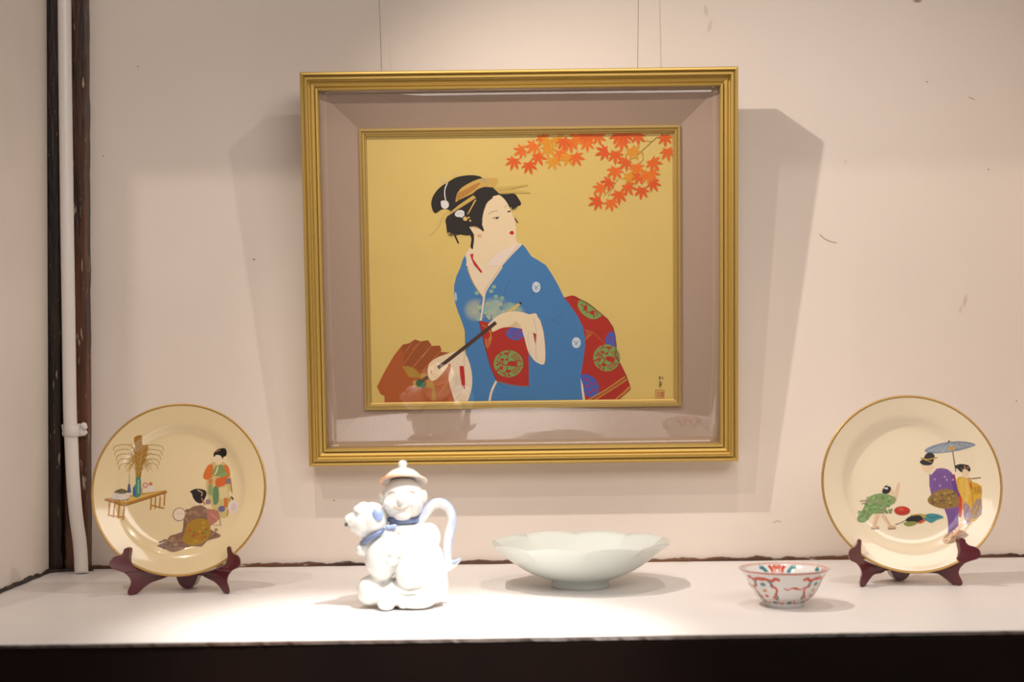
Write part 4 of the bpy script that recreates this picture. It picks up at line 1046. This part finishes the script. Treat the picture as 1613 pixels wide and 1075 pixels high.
lid = link('lid', me, M['porcelain'], pot, True)
lid.location = T(606, 198, -8); lid.rotation_euler = (math.radians(-19), math.radians(-2), 0); lid['label'] = 'hat shaped lid with orange brim and round knob'
# dog's head spout
dog = blob('dog_head', [(408, 435, 40, 104, 115, 105), (345, 455, 70, 75, 78, 75), (292, 425, 95, 54, 44, 50), (265, 428, 105, 32, 34, 36), (328, 372, 95, 40, 40, 40), (370, 510, 60, 62, 48, 55), (300, 470, 85, 40, 36, 40), (360, 355, 70, 50, 40, 50)], 0.0012, 4,
    lambda co: mixc(WHITE, (0.66, 0.64, 0.60, 1), 0.3), pot); dog['label'] = 'dog head serving as the spout'
blob('dog_ear', [(452, 392, 128, 36, 44, 26, -15)], 0.001, 2, lambda co: PBLUE, dog)
line_part('dog_eye', [(305,392,140),(320,380,142),(334,388,140)], 0.0014, lin((150, 146, 146)), dog)
blob('nostril', [(252, 455, 128, 12, 13, 12)], 0.0006, 1, lambda co: lin((50, 54, 64)), dog)
# collars, bow and handle
def ringpart(name, c, rx, rd, r, tilt, col, parent, roll=0):
    bm = bmesh.new(); P = []
    mtx = Matrix.Translation(T(*c)) @ Matrix.Rotation(math.radians(tilt), 4, 'Y') @ Matrix.Rotation(math.radians(roll), 4, 'X')
    n, s_ = 48, 10; rings = []
    for i in range(n):
        a = 2*math.pi*i/n; ctr = Vector((rx*K*math.cos(a), rd*K*math.sin(a), 0)); out = Vector((math.cos(a), math.sin(a), 0))
        rings.append([bm.verts.new(mtx @ (ctr + r*(math.cos(2*math.pi*j/s_)*out + math.sin(2*math.pi*j/s_)*Vector((0, 0, 1))))) for j in range(s_)])
    for i in range(n):
        for j in range(s_): bm.faces.new((rings[i][j], rings[(i+1) % n][j], rings[(i+1) % n][(j+1) % s_], rings[i][(j+1) % s_]))
    bmesh.ops.recalc_face_normals(bm, faces=bm.faces)
    me = bpy.data.meshes.new(name); bm.to_mesh(me); bm.free(); colour_mesh(me, lambda co: col)
    return link(name, me, M['porcelain'], parent, True)
ringpart('collar', (607, 440, 0), 88, 92, 0.0042, 1, NAVY, pot)['label'] = 'dark blue collar of the child'
ringpart('dog_collar', (420, 536, 45), 90, 88, 0.0036, -30, NAVY, pot)['label'] = 'dark blue collar of the dog'
blob('bow', [(520, 476, 112, 22, 15, 16, 20), (552, 472, 112, 22, 15, 16, -20), (536, 474, 118, 11, 11, 12)], 0.0008, 2, lambda co: PBLUE, pot)
bm = bmesh.new()
hp = catmull([T(*p) for p in ((690,480,0),(726,440,-5),(762,385,-10),(800,346,-10),(848,338,-10),(890,362,-10),(916,412,-10),(918,470,-10),(902,540,-10),(888,610,-10),(886,680,-12),(892,730,-14))], 6, False)
tube(bm, hp, [0.0078 - 0.0012 * i / (len(hp) - 1) for i in range(len(hp))], 20, True, 0.9)
bmesh.ops.recalc_face_normals(bm, faces=bm.faces)
me = bpy.data.meshes.new('handle'); bm.to_mesh(me); bm.free()
def handle_col(co):
    best = min(range(len(hp)), key=lambda i: (hp[i] - co).length)
    out = (co - hp[best]); ctr = T(805, 560, 0)
    o_ = out.normalized().dot((hp[best] - ctr).normalized())
    return mixc(WHITE, PBLUE, 0.30 + 0.55 * o_ + 0.25 * noise.noise(co * 120))
colour_mesh(me, handle_col)
link('handle', me, M['porcelain'], pot, True)['label'] = 'curved handle tinted pale blue'
blob('handle_tip', [(940, 712, 8, 30, 10, 12, -20), (962, 702, 4, 16, 9, 10, -35)], 0.0008, 1, lambda co: PBLUE, pot)
